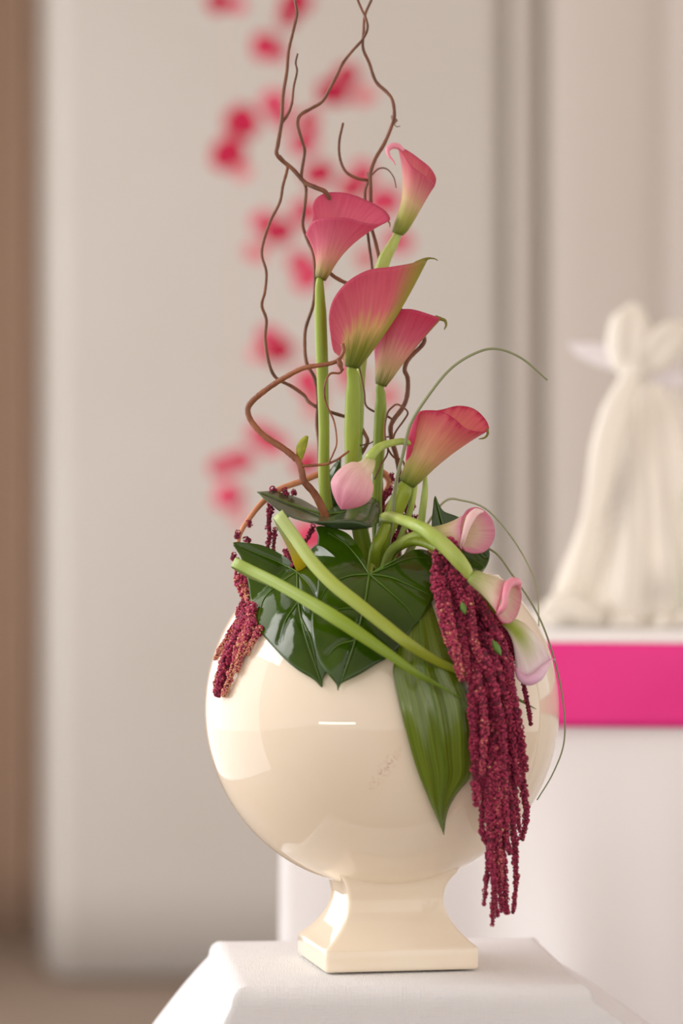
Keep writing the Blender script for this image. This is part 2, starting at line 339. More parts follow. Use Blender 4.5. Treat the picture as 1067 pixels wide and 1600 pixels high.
# petal garlands
def petal_me(k):
    r = np.random.RandomState(k); n, m = 9, 6; V = []; a0 = r.uniform(0, 6.28)
    for i in range(m):
        for j in range(n):
            u = (j/(n-1)-.5)*2; v = i/(m-1); wd = math.sin(math.pi*(0.12+0.80*v))**.7
            V.append((u*wd*.5, (u*u*wd*.22-.12*math.sin(3*v+a0)), v-.5))
    me = bpy.data.meshes.new('petal'); me.from_pydata(V, [], grid_faces(m, n)); smooth(me); return me
pet = {}
for k in range(3):
    for q in range(2):
        me = petal_me(10+k*2+q); me.materials.append(M_petal[k]); pet[(k, q)] = me
GD = (6.15-D)/S
gar = [('petal_garland', 'petal garland hanging leftmost, its sparse pink petals down to beside the vase', [(352, -60), (356, 190), (368, 268), (362, 500), (358, 700), (372, 812)],
        [(346, 4, 38, 80, 0), (372, 8, 26, 100, 1), (378, 192, 58, 112, 0), (355, 237, 56, 55, 0), (378, 268, 28, 80, 2), (398, 555, 26, 70, 2), (375, 719, 36, 70, 1), (349, 729, 34, 110, 1), (357, 776, 44, 60, 1), (374, 806, 26, 90, 2)]),
       ('petal_garland', 'crimson petal garland hanging just left of the willow stems', [(458, -60), (436, 70), (430, 170), (440, 190), (420, 350), (425, 520), (410, 690)],
        [(466, 4, 42, 100, 0), (451, 24, 36, 30, 0), (413, 73, 46, 95, 0), (432, 82, 26, 20, 1), (428, 163, 40, 40, 1), (440, 184, 34, 110, 1), (407, 343, 34, 60, 1), (434, 362, 42, 100, 0), (402, 394, 30, 70, 2), (424, 528, 38, 120, 1), (440, 549, 42, 60, 0), (404, 678, 36, 80, 1), (427, 693, 38, 110, 1), (415, 70, 30, 140, 0)]),
       ('petal_garland', 'pink petal garland hanging behind the left pink calla and its stem', [(500, -60), (492, 130), (486, 190), (480, 225), (484, 330), (474, 420), (482, 600), (490, 860)],
        [(484, 187, 36, 90, 0), (475, 224, 42, 70, 1), (497, 272, 42, 100, 0), (478, 330, 44, 80, 1), (472, 408, 38, 110, 1), (482, 432, 44, 60, 1), (476, 440, 30, 20, 1), (482, 592, 44, 80, 1), (492, 612, 32, 120, 1), (478, 724, 42, 80, 0), (494, 716, 32, 30, 1), (481, 838, 60, 85, 1), (492, 640, 28, 85, 2)]),
       ('petal_garland', 'petal garland hanging furthest right, behind the curled top calla', [(552, -60), (540, 120), (556, 290), (606, 320), (618, 380), (600, 640)],
        [(541, 118, 40, 60, 0), (523, 144, 44, 100, 0), (568, 148, 30, 90, 2), (548, 291, 38, 70, 0), (570, 266, 34, 120, 1), (601, 316, 46, 100, 1), (624, 376, 38, 100, 1), (575, 402, 34, 80, 2), (548, 590, 38, 80, 1), (608, 618, 36, 80, 2), (545, 570, 30, 20, 1)])]
for nm, lb, th_, blobs in gar:
    top = P(th_[0][0], th_[0][1], GD); g = thing(nm, lb, 'garland', tuple(top), 'petal garlands in front of the ivory panel')
    tube('thread', [(x, y, GD) for x, y in th_], [1.0, 1.0], M_thread, g, n=30, seg=5)
    for i, (x, y, sz, ang, k) in enumerate(blobs):
        for q in range(2):
            o = bpy.data.objects.new('petal', pet[(k, q)]); C.collection.objects.link(o); o.parent = g
            pos = P(x+random.uniform(-3, 3)+(q*2-1)*sz*.10, y+random.uniform(-3, 3), GD+random.uniform(-8, 8)+q*9) - top
            o.location = pos; s_ = sz*S*(6.15/D)*1.0
            o.scale = (s_*.9, s_*.9, s_); o.rotation_euler = (random.uniform(-.4, .4), math.radians(ang)+(q*2-1)*.35, random.uniform(-.6, .6))

# ------------------------------------------------------------------ draped table at the back right
T2Z, T2X0, T2X1, T2Y0, T2Y1 = CAMZ-197*S*(3.9/D), PX(437, 3.9), 1.45, 0.70, 1.90
bt = thing('banquet_table', 'long table hidden under the white cloth with the pink band', 'table', ((T2X0+T2X1)/2, (T2Y0+T2Y1)/2, 0))
def box(name, lo, hi, m, parent=None, loc=None, bev=0.004):
    x0, y0, z0 = lo; x1, y1, z1 = hi
    V = [(x0, y0, z0), (x1, y0, z0), (x1, y1, z0), (x0, y1, z0), (x0, y0, z1), (x1, y0, z1), (x1, y1, z1), (x0, y1, z1)]
    F = [(3, 2, 1, 0), (4, 5, 6, 7), (0, 1, 5, 4), (1, 2, 6, 5), (2, 3, 7, 6), (3, 0, 4, 7)]
    o = mesh(name, V, F, m, parent, loc, sm=False)
    if bev: bm_ = o.modifiers.new('bevel', 'BEVEL'); bm_.width = bev; bm_.segments = 2
    return o
box('table_top', (T2X0+.02, T2Y0+.02, T2Z-.035), (T2X1-.02, T2Y1-.02, T2Z-.004), M_plinth, bt)
for x in (T2X0+.08, T2X1-.08):
    for y in (T2Y0+.08, T2Y1-.08): box('leg', (x-.02, y-.02, 0), (x+.02, y+.02, T2Z-.035), M_plinth, bt)
def drape(name, corners, z, drops, offs, sides, m, loc, nper=50, nz_=30, waves=None, edge_r=0.006, thick=0.0012):
    """cloth over a flat top; corners in order, offs = outward slope per corner, waves(u, d) = extra outward"""
    cs = [np.array(c, float) for c in corners]; n4 = len(cs); cen = sum(cs)/n4
    per, sl, nrm = [], [], []
    nn_ = []
    for k in range(n4):
        a, b_ = cs[k], cs[(k+1) % n4]; e = (b_-a)/np.linalg.norm(b_-a); nn = np.array([e[1], -e[0]])
        nn_.append(nn if nn.dot((a+b_)/2-cen) > 0 else -nn)
    for k in range(n4):
        a, b_ = cs[k], cs[(k+1) % n4]
        for j in range(nper):
            t = j/nper; per.append(a*(1-t)+b_*t)
            ca = max(0, 1-t/0.10)**2; cb = max(0, 1-(1-t)/0.10)**2
            v = nn_[k]+nn_[k-1]*ca+nn_[(k+1) % n4]*cb; nrm.append(v/np.linalg.norm(v))
            fa = max(0, 1-t/0.34)**1.6; fb = max(0, 1-(1-t)/0.34)**1.6
            sl.append(nn_[k]*sides[k]*(1-fa-fb)+np.array(offs[k])*fa+np.array(offs[(k+1) % n4])*fb)
    per, nrm, sl = np.array(per), np.array(nrm), np.array(sl); N = len(per); rows = []
    inner = per-nrm*edge_r*1.05
    for f in (0.0, 0.25, 0.5, 0.75, 0.9, 1.0):
        q = cen+(inner-cen)*f; rows.append(np.column_stack([q, np.full(N, z)]))
    for th_ in (5, 22, 45, 67, 90):
        a = math.radians(th_); q = per+nrm*edge_r*(math.sin(a)-1)
        rows.append(np.column_stack([q, np.full(N, z-edge_r*(1-math.cos(a)))]))
    for d in np.linspace(0, 1, nz_)[1:]**1.4*(drops-edge_r):
        out = sl*0.2*(1-math.exp(-d/0.2))
        if waves is not None: out = out + nrm*waves(np.arange(N)/nper, d)[:, None]
        rows.append(np.column_stack([per+out, np.full(N, z-edge_r-d)]))
    R = np.array(rows); V = R.reshape(-1, 3); F = [f[::-1] for f in grid_faces(len(rows), N, True)]
    uv = np.stack([np.tile(np.arange(N)/N, len(rows)), np.repeat(np.linspace(0, 1, len(rows)), N)], 1)
    o = mesh(name, V, F, m, None, loc, uv); s_ = o.modifiers.new('thickness', 'SOLIDIFY'); s_.thickness = thick; s_.offset = -1
    return o
def w2(u, d):
    k = np.clip((d-0.11)/0.25, 0, 1)
    k = k*np.clip(np.minimum(u % 1, 1-u % 1)/.1, 0, 1)
    k = np.where(u >= 3, k*.15, k)
    return k*(0.022*np.sin(u*2*math.pi*4.3+0.9+d*1.1)+0.009*np.sin(u*2*math.pi*9.7+2-d*2.0)) 
o = drape('tablecloth', [(T2X0, T2Y0), (T2X1, T2Y0), (T2X1, T2Y1), (T2X0, T2Y1)], T2Z, T2Z-.01, [(0, 0)]*4, [0]*4, M_cloth2, (0.6, 1.3, T2Z), nper=90, nz_=40, waves=w2)
tag(o, 'white cloth to the floor over the back table, under the pink band', 'tablecloth')
# magenta band round the top of that cloth
bh = 131*S*(3.9/D); rb = 0.004
pts = [(T2X0-rb, T2Y1-.1), (T2X0-rb, T2Y0+.02), (T2X0-rb+.006, T2Y0-rb+.006), (T2X0+.02, T2Y0-rb), (0.4, T2Y0-rb-.002), (0.8, T2Y0-rb), (1.1, T2Y0-rb-.001), (T2X1-.02, T2Y0-rb)]
R = np.zeros((10, 160, 3)); c = catmull([(x, y, 0) for x, y in pts], 160)
for i in range(10):
    R[i] = c; R[i, :, 2] = T2Z-.004-bh*i/9-0.012*np.clip(c[:, 0]-.15, 0, 2)*0.7
    R[i, :, 1] -= 0.0015*np.sin(c[:, 0]*18+i*.4)+.0015
tag(sheet('ribbon_band', R, M_ribbon, None, (0.3, T2Y0, T2Z-.1), px=False, thick=0.0015), 'wide magenta satin band round the top of the back table cloth', 'ribbon')

# tulle wrapped gift on it
GY = 1.10/S; KG = (D+1.10)/D
def gz(py): return py
base_y = 800+(CAMZ-T2Z)/(S*KG)
gift = thing('tulle_gift', 'gift wrapped in sheer cream tulle tied with a bow on the back table', 'gift', tuple(P(1020, base_y, GY)))
rings = [(556, 1004, 30), (572, 1003, 24), (590, 1004, 36), (615, 1006, 52), (650, 1010, 71), (690, 1014, 83), (750, 1020, 97), (815, 1026, 113), (850, 1029, 126), (890, 1032, 143), (930, 1034, 158), (960, 1036, 168), (base_y-3, 1036, 172)]
rc = catmull(np.array(rings, float), 60)
R = np.zeros((60, 240, 3)); u = np.linspace(0, 2*math.pi, 240, endpoint=False)
for i in range(60):
    t = i/59; f = min(1, .25+1.2*t)
    fold = 1+f*(0.10*np.sin(7*u+1.0+1.3*t)+0.06*np.sin(13*u+2.2-1.1*t)+0.03*np.sin(29*u+3*t))*(1-.25*t)
    R[i, :, 0] = rc[i, 1]+rc[i, 2]*fold*np.cos(u); R[i, :, 1] = rc[i, 0]; R[i, :, 2] = GY+rc[i, 2]*.8*fold*np.sin(u)
wr = sheet('wrapping', R, M_tulle, gift, closed=True)
tt, uu = np.meshgrid(np.linspace(0, 1, 60), u, indexing='ij'); X, Y, Z = R[..., 0], R[..., 1], np.sin(u)[None]*np.ones((60, 1))
den = 1-.97*np.exp(-((X-(967-.10*(Y-760)))/20)**2-((Y-765)/62)**2)-.6*np.exp(-((X-1030)/24)**2-((Y-925)/34)**2)
den = np.where(Z < 0.2, den, .2)
at_ = wr.data.attributes.new('sheerness', 'FLOAT', 'POINT'); at_.data.foreach_set('value', den.ravel().astype(np.float32))
# ruffled hem lying round its foot
R = np.zeros((9, 300, 3)); u = np.linspace(0, 2*math.pi, 300, endpoint=False)
for i in range(9):
    a = i/8*math.pi; rr = 150+52*(i/8)+9*np.sin(17*u+i*.3)+6*np.sin(31*u)
    hgt = (13+7*np.sin(9*u+1)+5*np.sin(23*u))*math.sin(a)*.9+4
    R[i, :, 0] = 1036+rr*np.cos(u)*.95; R[i, :, 1] = base_y-1.5-np.maximum(hgt, 1.0)*1.1; R[i, :, 2] = GY+rr*.85*np.sin(u)
for i in range(9):   # keep the hem on the flat top: convert heights in world space
    pass
V = PA(R); 
for i in range(9):
    a = i/8*math.pi
    hgt = np.maximum((24+13*np.sin(9*u+1)+8*np.sin(23*u))*math.sin(a), 0)*S+0.003
    V[i, :, 2] = T2Z+hgt
sheet('hem', V, M_bow, gift, closed=True, px=False, thick=0.001)
def puff(name, pts, widths, deps, m, crease=0.25, n=26, seg=28, dz=0.0, ph=0.0):
    c = catmull(np.array([(x, y, GY-40+dz) for x, y in pts], float), n)
    wd = np.interp(np.linspace(0, 1, n), np.linspace(0, 1, len(widths)), widths); dd = np.interp(np.linspace(0, 1, n), np.linspace(0, 1, len(deps)), deps)
    t = np.gradient(c[:, :2], axis=0); t /= np.linalg.norm(t, axis=1)[:, None]; nn = np.stack([-t[:, 1], t[:, 0]], 1)
    a = np.linspace(0, 2*math.pi, seg, endpoint=False); R = np.zeros((n, seg, 3))
    for i in range(n):
        k = 1-crease*np.exp(-((np.cos(a)-.1)/.28)**2)*(np.sin(a) < 0)+.05*np.sin(5*a+ph)
        R[i, :, :2] = c[i, :2]+nn[i]*(wd[i]*np.cos(a))[:, None]; R[i, :, 2] = c[i, 2]+dd[i]*np.sin(a)*k
    return sheet(name, R, m, gift, closed=True)
puff('bow_loop', [(992, 588), (982, 552), (984, 515), (990, 487), (993, 474)], [18, 31, 36, 32, 8], [16, 26, 24, 18, 4], M_bow, .45)
puff('bow_loop', [(1000, 580), (1020, 556), (1042, 532), (1062, 514), (1075, 508)], [13, 30, 31, 24, 6], [14, 22, 24, 18, 4], M_bow, .4, ph=1)
puff('bow_tail', [(990, 566), (960, 560), (925, 551), (900, 543), (890, 536)], [12, 18, 18, 13, 2], [6, 5, 4, 4, 2], M_tail, .2, dz=15)
puff('bow_tail', [(1005, 575), (1025, 580), (1050, 590), (1068, 598)], [10, 16, 18, 8], [6, 5, 4, 3], M_tail, .2, dz=10)
puff('bow_knot', [(985, 585), (992, 576), (1003, 566), (1010, 560)], [6, 18, 18, 6], [6, 20, 20, 6], M_bow, .2, dz=-10)
puff('front_fold', [(988, 580), (968, 630), (950, 690), (934, 770), (914, 850), (890, 930), (876, base_y-4)], [12, 24, 25, 19, 15, 15, 16], [14, 18, 16, 12, 10, 10, 6], M_bow, .3, dz=-55, ph=2, n=50)
puff('gathered_hem', [(846, 962), (866, 946), (892, 944), (918, 956), (940, 968)], [8, 17, 21, 18, 8], [10, 26, 30, 26, 10], M_bow, .3, dz=-110, ph=.6)
# muted green content that shows through the tulle
rr = [(T2Z+.004, .030), (T2Z+.02, .034), (T2Z+.12, .034), (T2Z+.16, .030), (T2Z+.19, .014), (T2Z+.24, .012), (T2Z+.245, .0)]
cx = P(1095, 900, GY); a = np.linspace(0, 2*math.pi, 24, endpoint=False)
R = np.array([[(cx[0]+r*math.cos(t), cx[1]+r*math.sin(t), z) for t in a] for z, r in rr])
tag(sheet('bottle', R, M_green_in, None, (float(cx[0]), float(cx[1]), T2Z), closed=True, px=False), 'muted green bottle wrapped inside the tulle at the right edge', 'bottle')

# ------------------------------------------------------------------ small table under the vase
cor = [(-162*S, -286*S), (378*S, -252*S), (332*S, 345*S), (-219*S, 290*S)]
cc = np.mean(cor, 0); pin = [cc+(np.array(q)-cc)*.88 for q in cor]
pl = mesh('plinth', [(x, y, z) for z in (0, TOP-.004) for x, y in pin], [(3, 2, 1, 0), (4, 5, 6, 7), (0, 1, 5, 4), (1, 2, 6, 5), (2, 3, 7, 6), (3, 0, 4, 7)], M_plinth, None, (cc[0], cc[1], 0), sm=False)
tag(pl, 'small square plinth hidden under the white cloth below the vase', 'plinth')
cor = [(-162*S, -286*S), (378*S, -252*S), (332*S, 345*S), (-219*S, 290*S)]
def w1(u, d):
    k = np.clip((d-0.05)/0.3, 0, 1); return k*(0.018*np.sin(u*2*math.pi*3.1+1)+.01*np.sin(u*2*math.pi*7.3))+0.02*k
o = drape('tablecloth', cor, TOP, 0.52, [(-.5, -.12), (1.6, -.12), (1.75, .15), (-.95, .15)], [.04, 1.1, .1, .45], M_cloth, (0.05, 0, TOP), nper=60, nz_=36, waves=w1, edge_r=0.016)
tag(o, 'white linen cloth flaring over the small table under the cream vase', 'tablecloth')

# ------------------------------------------------------------------ the vase
vloc = (float(P(598, 1505)[0]), 0.0, TOP+.002)
vase = thing('pedestal_vase', 'glossy cream ball vase on a square flared foot', 'vase', vloc)
cx, cz = (596.5-533.5)*S, CAMZ-(1108-800)*S; R0 = BR*S
prof = []
th0 = math.asin(186/277)
for a in np.linspace(math.pi-0.12, th0, 70): prof.append((R0*math.sin(a), cz+R0*math.cos(a)))
rt, zt = prof[-1]
prof += [(rt-.002, zt+.003), (rt-.006, zt+.004), (rt-.010, zt+.001)]
for a in np.linspace(th0+.06, math.pi-.4, 30): prof.append(((R0-.011)*math.sin(a), cz+(R0-.011)*math.cos(a)))
prof.append((0.0005, cz-(R0-.011)*.93))
a = np.linspace(0, 2*math.pi, 120, endpoint=False)
R = np.array([[(cx+r*math.cos(t), r*math.sin(t), z) for t in a] for r, z in prof])
V = R.reshape(-1, 3); mesh('bowl', V, grid_faces(len(prof), 120, True), M_glaze, vase)
fp = [(1505, 117.5), (1503.5, 119.5), (1500, 120), (1476, 120), (1472, 119), (1469, 116), (1464, 110), (1455, 101), (1443, 91), (1430, 83), (1416, 77.5), (1402, 75.5), (1388, 77), (1376, 81), (1366, 87), (1360, 92), (1352, 96)]
fc = catmull(np.array([(h, z, 0) for z, h in fp], float), 60)
th = math.radians(11); rows = []
for h, y, _ in fc:
    cr = 7; q = []
    for k, (sx, sy) in enumerate(((1, -1), (1, 1), (-1, 1), (-1, -1))):
        for j in range(7):
            an = -math.pi/2+k*math.pi/2+j/6*math.pi/2
            q.append((sx*(h-cr)+cr*math.cos(an), sy*(h-cr)+cr*math.sin(an)))
        # straight side points
        nx = ((1, 1), (-1, 1), (-1, -1), (1, -1))[k]
        p0 = np.array(q[-1]); an = -math.pi/2+(k+1)*math.pi/2
        p1 = np.array((nx[0]*(h-cr)+cr*math.cos(an), nx[1]*(h-cr)+cr*math.sin(an)))
        for s_ in (.25, .5, .75): q.append(tuple(p0+(p1-p0)*s_))
    q = np.array(q); x = q[:, 0]*math.cos(th)-q[:, 1]*math.sin(th); yy = q[:, 0]*math.sin(th)+q[:, 1]*math.cos(th)
    rows.append(np.column_stack([(604-533.5+x)*S, yy*S, np.full(len(q), CAMZ-(y-800)*S+.002)]))
Rf = np.array(rows); n_ = Rf.shape[1]; F = grid_faces(len(rows), n_, True); F += [tuple(range(n_))[::-1], tuple(range((len(rows)-1)*n_, len(rows)*n_))]
mesh('foot', Rf.reshape(-1, 3), F, M_glaze, vase)
# foam
fz1, fz0 = zt-.012, zt-.09
R = np.array([[(cx+r*math.cos(t), r*math.sin(t), z+(.004*math.sin(5*t)*(.5 if r > .01 else 0))) for t in a[::3]] for z, r in ((fz0, .0005), (fz0, .072), (fz1-.01, .096), (fz1+.004, .088), (fz1+.012, .05), (fz1+.014, .0005))])
tag(sheet('floral_foam', R, M_foam, None, (cx, 0, fz0), closed=True, px=False), 'dark green floral foam holding the stems inside the vase mouth', 'foam')

# ------------------------------------------------------------------ curly willow
def root_px(x=596, y=905, d=0): return tuple(P(x, y, d))
def dz(pts, d0_, d1_=None):
    n = len(pts); d1_ = d0_ if d1_ is None else d1_
    return [(x, y, d0_+(d1_-d0_)*i/(n-1)+6*math.sin(i*1.3)) for i, (x, y) in enumerate(pts)]
wil = 'curly willow branches'
b = thing('willow_branch', 'long wiry willow branch rising left past the top edge, passing behind the pink callas', 'branch', root_px(622, 905, 10), wil)
A = [(461, -25), (461, 0), (464, 22), (459, 45), (451, 79), (448, 112), (442, 150), (440, 188), (434, 225), (432, 240), (441, 251), (457, 264), (476, 285), (495, 294), (510, 302), (517, 327), (514, 365), (507, 400), (514, 425), (540, 442), (580, 456), (615, 470), (622, 479), (640, 500), (656, 513), (663, 530), (658, 541), (639, 560), (632, 577), (637, 592), (636, 618), (629, 637), (615, 656), (610, 669), (613, 691), (621, 720), (626, 760), (624, 820), (622, 905)]
tube('stem', dz(A, 34, 12), [2.2, 2.6, 3.3, 3.6, 3.2, 3.0, 3.6, 3.8, 4.2, 4.6], M_bark, b, n=260, jitter=.07)
tube('twig', dz([(465, 84), (462, 98), (464, 112), (459, 135), (456, 161), (450, 178), (440, 193)], 26, 33), [1.4, 2.0, 2.4], M_bark, b, n=60, jitter=.08)
tube('side_branch', dz([(436, 243), (448, 258), (448, 268), (442, 290), (437, 316), (422, 346), (412, 376), (409, 399), (416, 425), (414, 455), (409, 477), (416, 500), (414, 530), (420, 567), (431, 590), (456, 604), (475, 618), (481, 627), (497, 637), (526, 647), (545, 653), (558, 659), (570, 678), (574, 691), (564, 710), (558, 723), (562, 790), (590, 905)], 34, 20), [2.6, 2.4, 2.4, 2.6, 2.8, 3.0, 3.6, 3.8], M_bark, b, n=200, jitter=.07)
tube('twig', dz([(560, 570), (564, 586), (569, 612), (572, 634), (589, 645), (600, 648), (613, 655)], 0, 20), [1.2, 1.6, 1.9], M_bark, b, n=50)
tube('twig', dz([(613, 690), (618, 675), (630, 658), (637, 646), (633, 639), (621, 632), (612, 637), (605, 647), (601, 672), (605, 698), (615, 714), (629, 720), (633, 739), (631, 752), (615, 774), (618, 793), (631, 812), (636, 840)], -10, -40), [1.6, 1.5, 1.6, 1.7, 1.5], M_bark, b, n=120)
tube('twig', dz([(606, 700), (605, 710), (596, 726), (585, 749)], -20), [1.5, 1.2], M_bark, b, n=30)
tube('twig', dz([(556, 697), (577, 693), (589, 686), (609, 682)], -5, 5), [1.0, 1.3], M_bark, b, n=30)
b = thing('willow_branch', 'thin willow branch curving in an S behind the leftmost pink calla', 'branch', root_px(540, 905, 30), wil)
tube('stem', dz([(554, -25), (559, 0), (566, 17), (572, 30), (574, 45), (566, 62), (551, 79), (536, 98), (527, 116), (517, 135), (504, 158), (487, 169), (469, 180), (465, 195), (471, 218), (476, 236), (472, 262), (471, 278), (478, 296), (475, 330), (473, 352), (480, 375), (490, 400), (492, 444), (489, 477), (478, 511), (476, 537), (479, 567), (492, 592), (497, 625), (495, 660), (498, 690), (505, 760), (540, 905)], 50, 26), [1.9, 2.3, 2.7, 2.6, 2.6, 2.8, 3.0, 3.2, 3.4], M_bark, b, n=240, jitter=.07)
b = thing('willow_branch', 'knotted willow branch at the centre top with a hooked side shoot', 'branch', root_px(600, 905, 40), wil)
tube('stem', dz([(588, -25), (580, 0), (570, 24), (568, 49), (567, 75), (577, 99), (587, 127), (604, 144), (613, 157), (616, 180), (611, 199), (600, 225), (587, 247), (579, 270), (579, 289), (579, 311), (579, 340), (581, 358), (587, 380), (594, 414), (598, 470), (592, 560), (594, 700), (600, 905)], 66, 36), [2.0, 2.6, 3.0, 3.0, 3.0, 3.1, 3.3, 3.3], M_bark, b, n=200, jitter=.07)
tube('side_branch', dz([(579, 276), (572, 292), (570, 307), (572, 335), (574, 360), (577, 385), (581, 415), (584, 470), (588, 560), (596, 640)], 60, 40), [2.6, 2.4, 2.2], M_bark, b, n=70, jitter=.06)
tube('twig', dz([(536, 192), (530, 221), (531, 247), (540, 268), (559, 279), (578, 282)], 40, 60), [2.0, 2.3, 2.5], M_bark, b, n=50, jitter=.06)
tube('twig', dz([(578, 277), (591, 264), (604, 264), (615, 277), (619, 293)], 58, 40), [1.6, 1.2, .9], M_bark, b, n=40)
tube('twig', dz([(613, 185), (620, 188), (616, 194), (620, 198), (625, 197)], 62), [1.6, 1.0, .7], M_bark, b, n=30)
for (x, y) in ((615, 185), (577, 274)):
    tube('knot', [(x-3, y-4, 60), (x, y, 57), (x+2, y+4, 60)], [1.5, 4.4, 1.5], M_bark, b, n=10, jitter=.15)
b = thing('willow_branch', 'thick brown willow branch making a wide bend left of the callas', 'branch', root_px(540, 905, -30), wil)
tube('stem', [(x, y, d) for (x, y), d in zip([(535, 537), (537, 548), (529, 562), (516, 568), (497, 571), (472, 576), (443, 591), (417, 608), (395, 626), (387, 640), (393, 659), (414, 682), (443, 701), (465, 720), (471, 736), (475, 752), (491, 771), (505, 798), (520, 840), (540, 905)],
     [-92, -92, -92, -90, -86, -78, -70, -64, -60, -60, -62, -66, -72, -76, -76, -76, -74, -70, -50, -30])], [3.0, 3.6, 4.2, 4.6, 4.8, 5.2, 5.6, 6.4, 7.2, 7.2], M_bark2, b, n=160, jitter=.06, seg=12)
tube('knot', [(529, 562, -92), (532, 572, -94), (534, 579, -94)], [4.5, 4.2, 2.4], M_bark2, b, n=10, jitter=.1)
tube('twig', dz([(472, 728), (490, 727), (510, 725), (525, 719), (534, 713), (545, 705)], -80, -86), [2.6, 2.0, 1.7], M_bark2, b, n=40, jitter=.08)
tube('twig', dz([(536, 577), (530, 583), (516, 584), (508, 599), (507, 617), (511, 634), (522, 659), (526, 691), (520, 710), (514, 722)], -92, -80), [1.8, 1.5, 1.3], M_bark2, b, n=60)
# lime young leaf on the branch
R = []
for t in np.linspace(0, 1, 12):
    cxp, cyp = np.array([468, 721])*(1-t)**2+2*t*(1-t)*np.array([467, 695])+t*t*np.array([478, 681]); wv = 7.5*math.sin(math.pi*min(.98, .08+.86*t))**.8
    R.append([(cxp+wv*q+2*t, cyp+q*wv*.25, -76+3*abs(q)) for q in np.linspace(-1, 1, 7)])
sheet('young_leaf', R, M_bud, b, thick=.0005)

# ------------------------------------------------------------------ calla lilies
cal = 'pink calla lilies'
def calla(label, m, base, r0, rim, stem, stem_r, k=1.7, M=26, N=72, hook=None, hook_r=(1.6, 1.2, .6), bow=(0, 0, 0), stem_m=None, spadix=True, loc_i=-1, tip_m=None, rolls=(), roll_m=None, lip_w=0, lin_=0.30):
    base = np.array(base, float); rim = np.array(rim, float); loc = PA(np.array(stem[loc_i], float))
    t_ = thing('calla_lily', label, 'flower', tuple(loc), cal)
    rc = catmull(rim, N, True); c = rc.mean(0); ax = c-base; L = np.linalg.norm(ax); ax /= L
    rel = rc-base; al = rel.dot(ax); per = rel-al[:, None]*ax
    dirv = per/np.linalg.norm(per, axis=1)[:, None]; rows = []
    bw = np.array(bow, float)
    for t in np.linspace(0, 1, M):
        f = lin_*t+(1-lin_)*t**k
        rows.append(base+ax*(al*t)[:, None]+(dirv*r0*(1-f)*(.80+.20*min(1, t*9))+per*f)+bw*math.sin(math.pi*t))
    if lip_w:      # rolled lip past the rim
        out = dirv*lip_w
        for q in (0.5, 1.0): rows.append(rc+out*q-ax*(-lip_w*.35*q+lip_w*.9*q*q))
    R = np.array(rows); V = PA(R)
    F = grid_faces(len(rows), N, True)
    uv = np.stack([np.tile(np.minimum(np.arange(N), N-np.arange(N))/N, len(rows)), np.repeat(np.linspace(0, 1, len(rows)), N)], 1)
    o = mesh('spathe', V.reshape(-1, 3), F, m, t_, None, uv)
    s_ = o.modifiers.new('thickness', 'SOLIDIFY'); s_.thickness = .0007; s_.offset = 0
    st = [tuple(base+ax*13), tuple(base+ax*5)]+[tuple(base-ax*5)]+list(stem[1:])
    tube('stem', st, [r0*.5, r0*.95, r0*.97]+list(stem_r[1:]), stem_m or M_stem, t_, n=60, seg=14)
    if hook: tube('tip', hook, hook_r, tip_m or M_hook, t_, n=24, seg=8)
    for rp, rr_ in rolls: tube('rolled_edge', rp, rr_, roll_m or m, t_, n=40, seg=10)
    if spadix:
        s0, s1 = base+ax*L*.25, base+ax*L*.62
        tube('spadix', [s0, (s0+s1)/2, s1], [r0*.30, r0*.34, r0*.16], M_spadix, t_, n=12, seg=8)
    return t_
calla('rose calla in left half, tallest wide-open bloom with a flat lip pointing right', M_sp1, (501, 436, -20), 10,
      [(478, 366, -8), (485, 350, -18), (495, 343, -26), (520, 340, -34), (545, 341, -30), (566, 347, -22), (588, 350, -10), (609, 344, 0), (604, 332, 10), (592, 323, 18), (568, 311, 26), (540, 302, 30), (512, 301, 28), (494, 310, 22), (488, 325, 14), (489, 342, 8)],
      [(500, 440, -20), (500, 470, -20), (503, 560, -20), (506, 660, -20), (510, 790, -20), (545, 905, -20)], [9, 8.5, 8.5, 9.5, 10, 10], k=2.2, lin_=.14, hook=[(607, 346, 0), (609, 350, 0), (609, 355, -2)])
calla('largest calla in the middle, seen from outside, with a yellow-green pointed tip', M_sp2, (550, 574, -62), 13,
      [(668, 405, -55), (640, 412, -76), (610, 417, -96), (575, 422, -106), (543, 440, -108), (522, 465, -100), (514, 492, -88), (516, 520, -76), (520, 545, -66), (524, 548, -52), (527, 520, -34), (538, 480, -20), (562, 448, -16), (600, 428, -22), (640, 413, -38)],
      [(551, 578, -62), (552, 600, -62), (550, 690, -60), (552, 780, -50), (575, 905, -30)], [11.5, 10.5, 10, 10.5, 10], k=1.25, bow=(8, 4, 0), hook=[(640, 420, -58), (656, 410, -58), (668, 404, -58), (678, 404, -57), (684, 407, -56)], hook_r=(2.0, 5.5, 3.6, 1.4, .7))
calla('calla behind the largest one, deep rose edge, hooked green tip at its right', M_sp3, (595, 602, -8), 10,
      [(689, 498, -8), (668, 490, -24), (642, 483, -36), (618, 485, -38), (606, 494, -32), (594, 512, -20), (584, 535, -6), (590, 520, 10), (604, 500, 20), (622, 490, 24), (648, 488, 18), (670, 494, 6)],
      [(595, 606, -8), (595, 625, -8), (592, 700, -8), (589, 790, -8), (592, 905, -8)], [9, 8, 8, 8.5, 8.5], k=1.35, hook=[(680, 494, -8), (688, 498, -8), (695, 501, -8), (697, 508, -10), (694, 515, -12)], hook_r=(2, 3, 2.6, 1.8, .8))
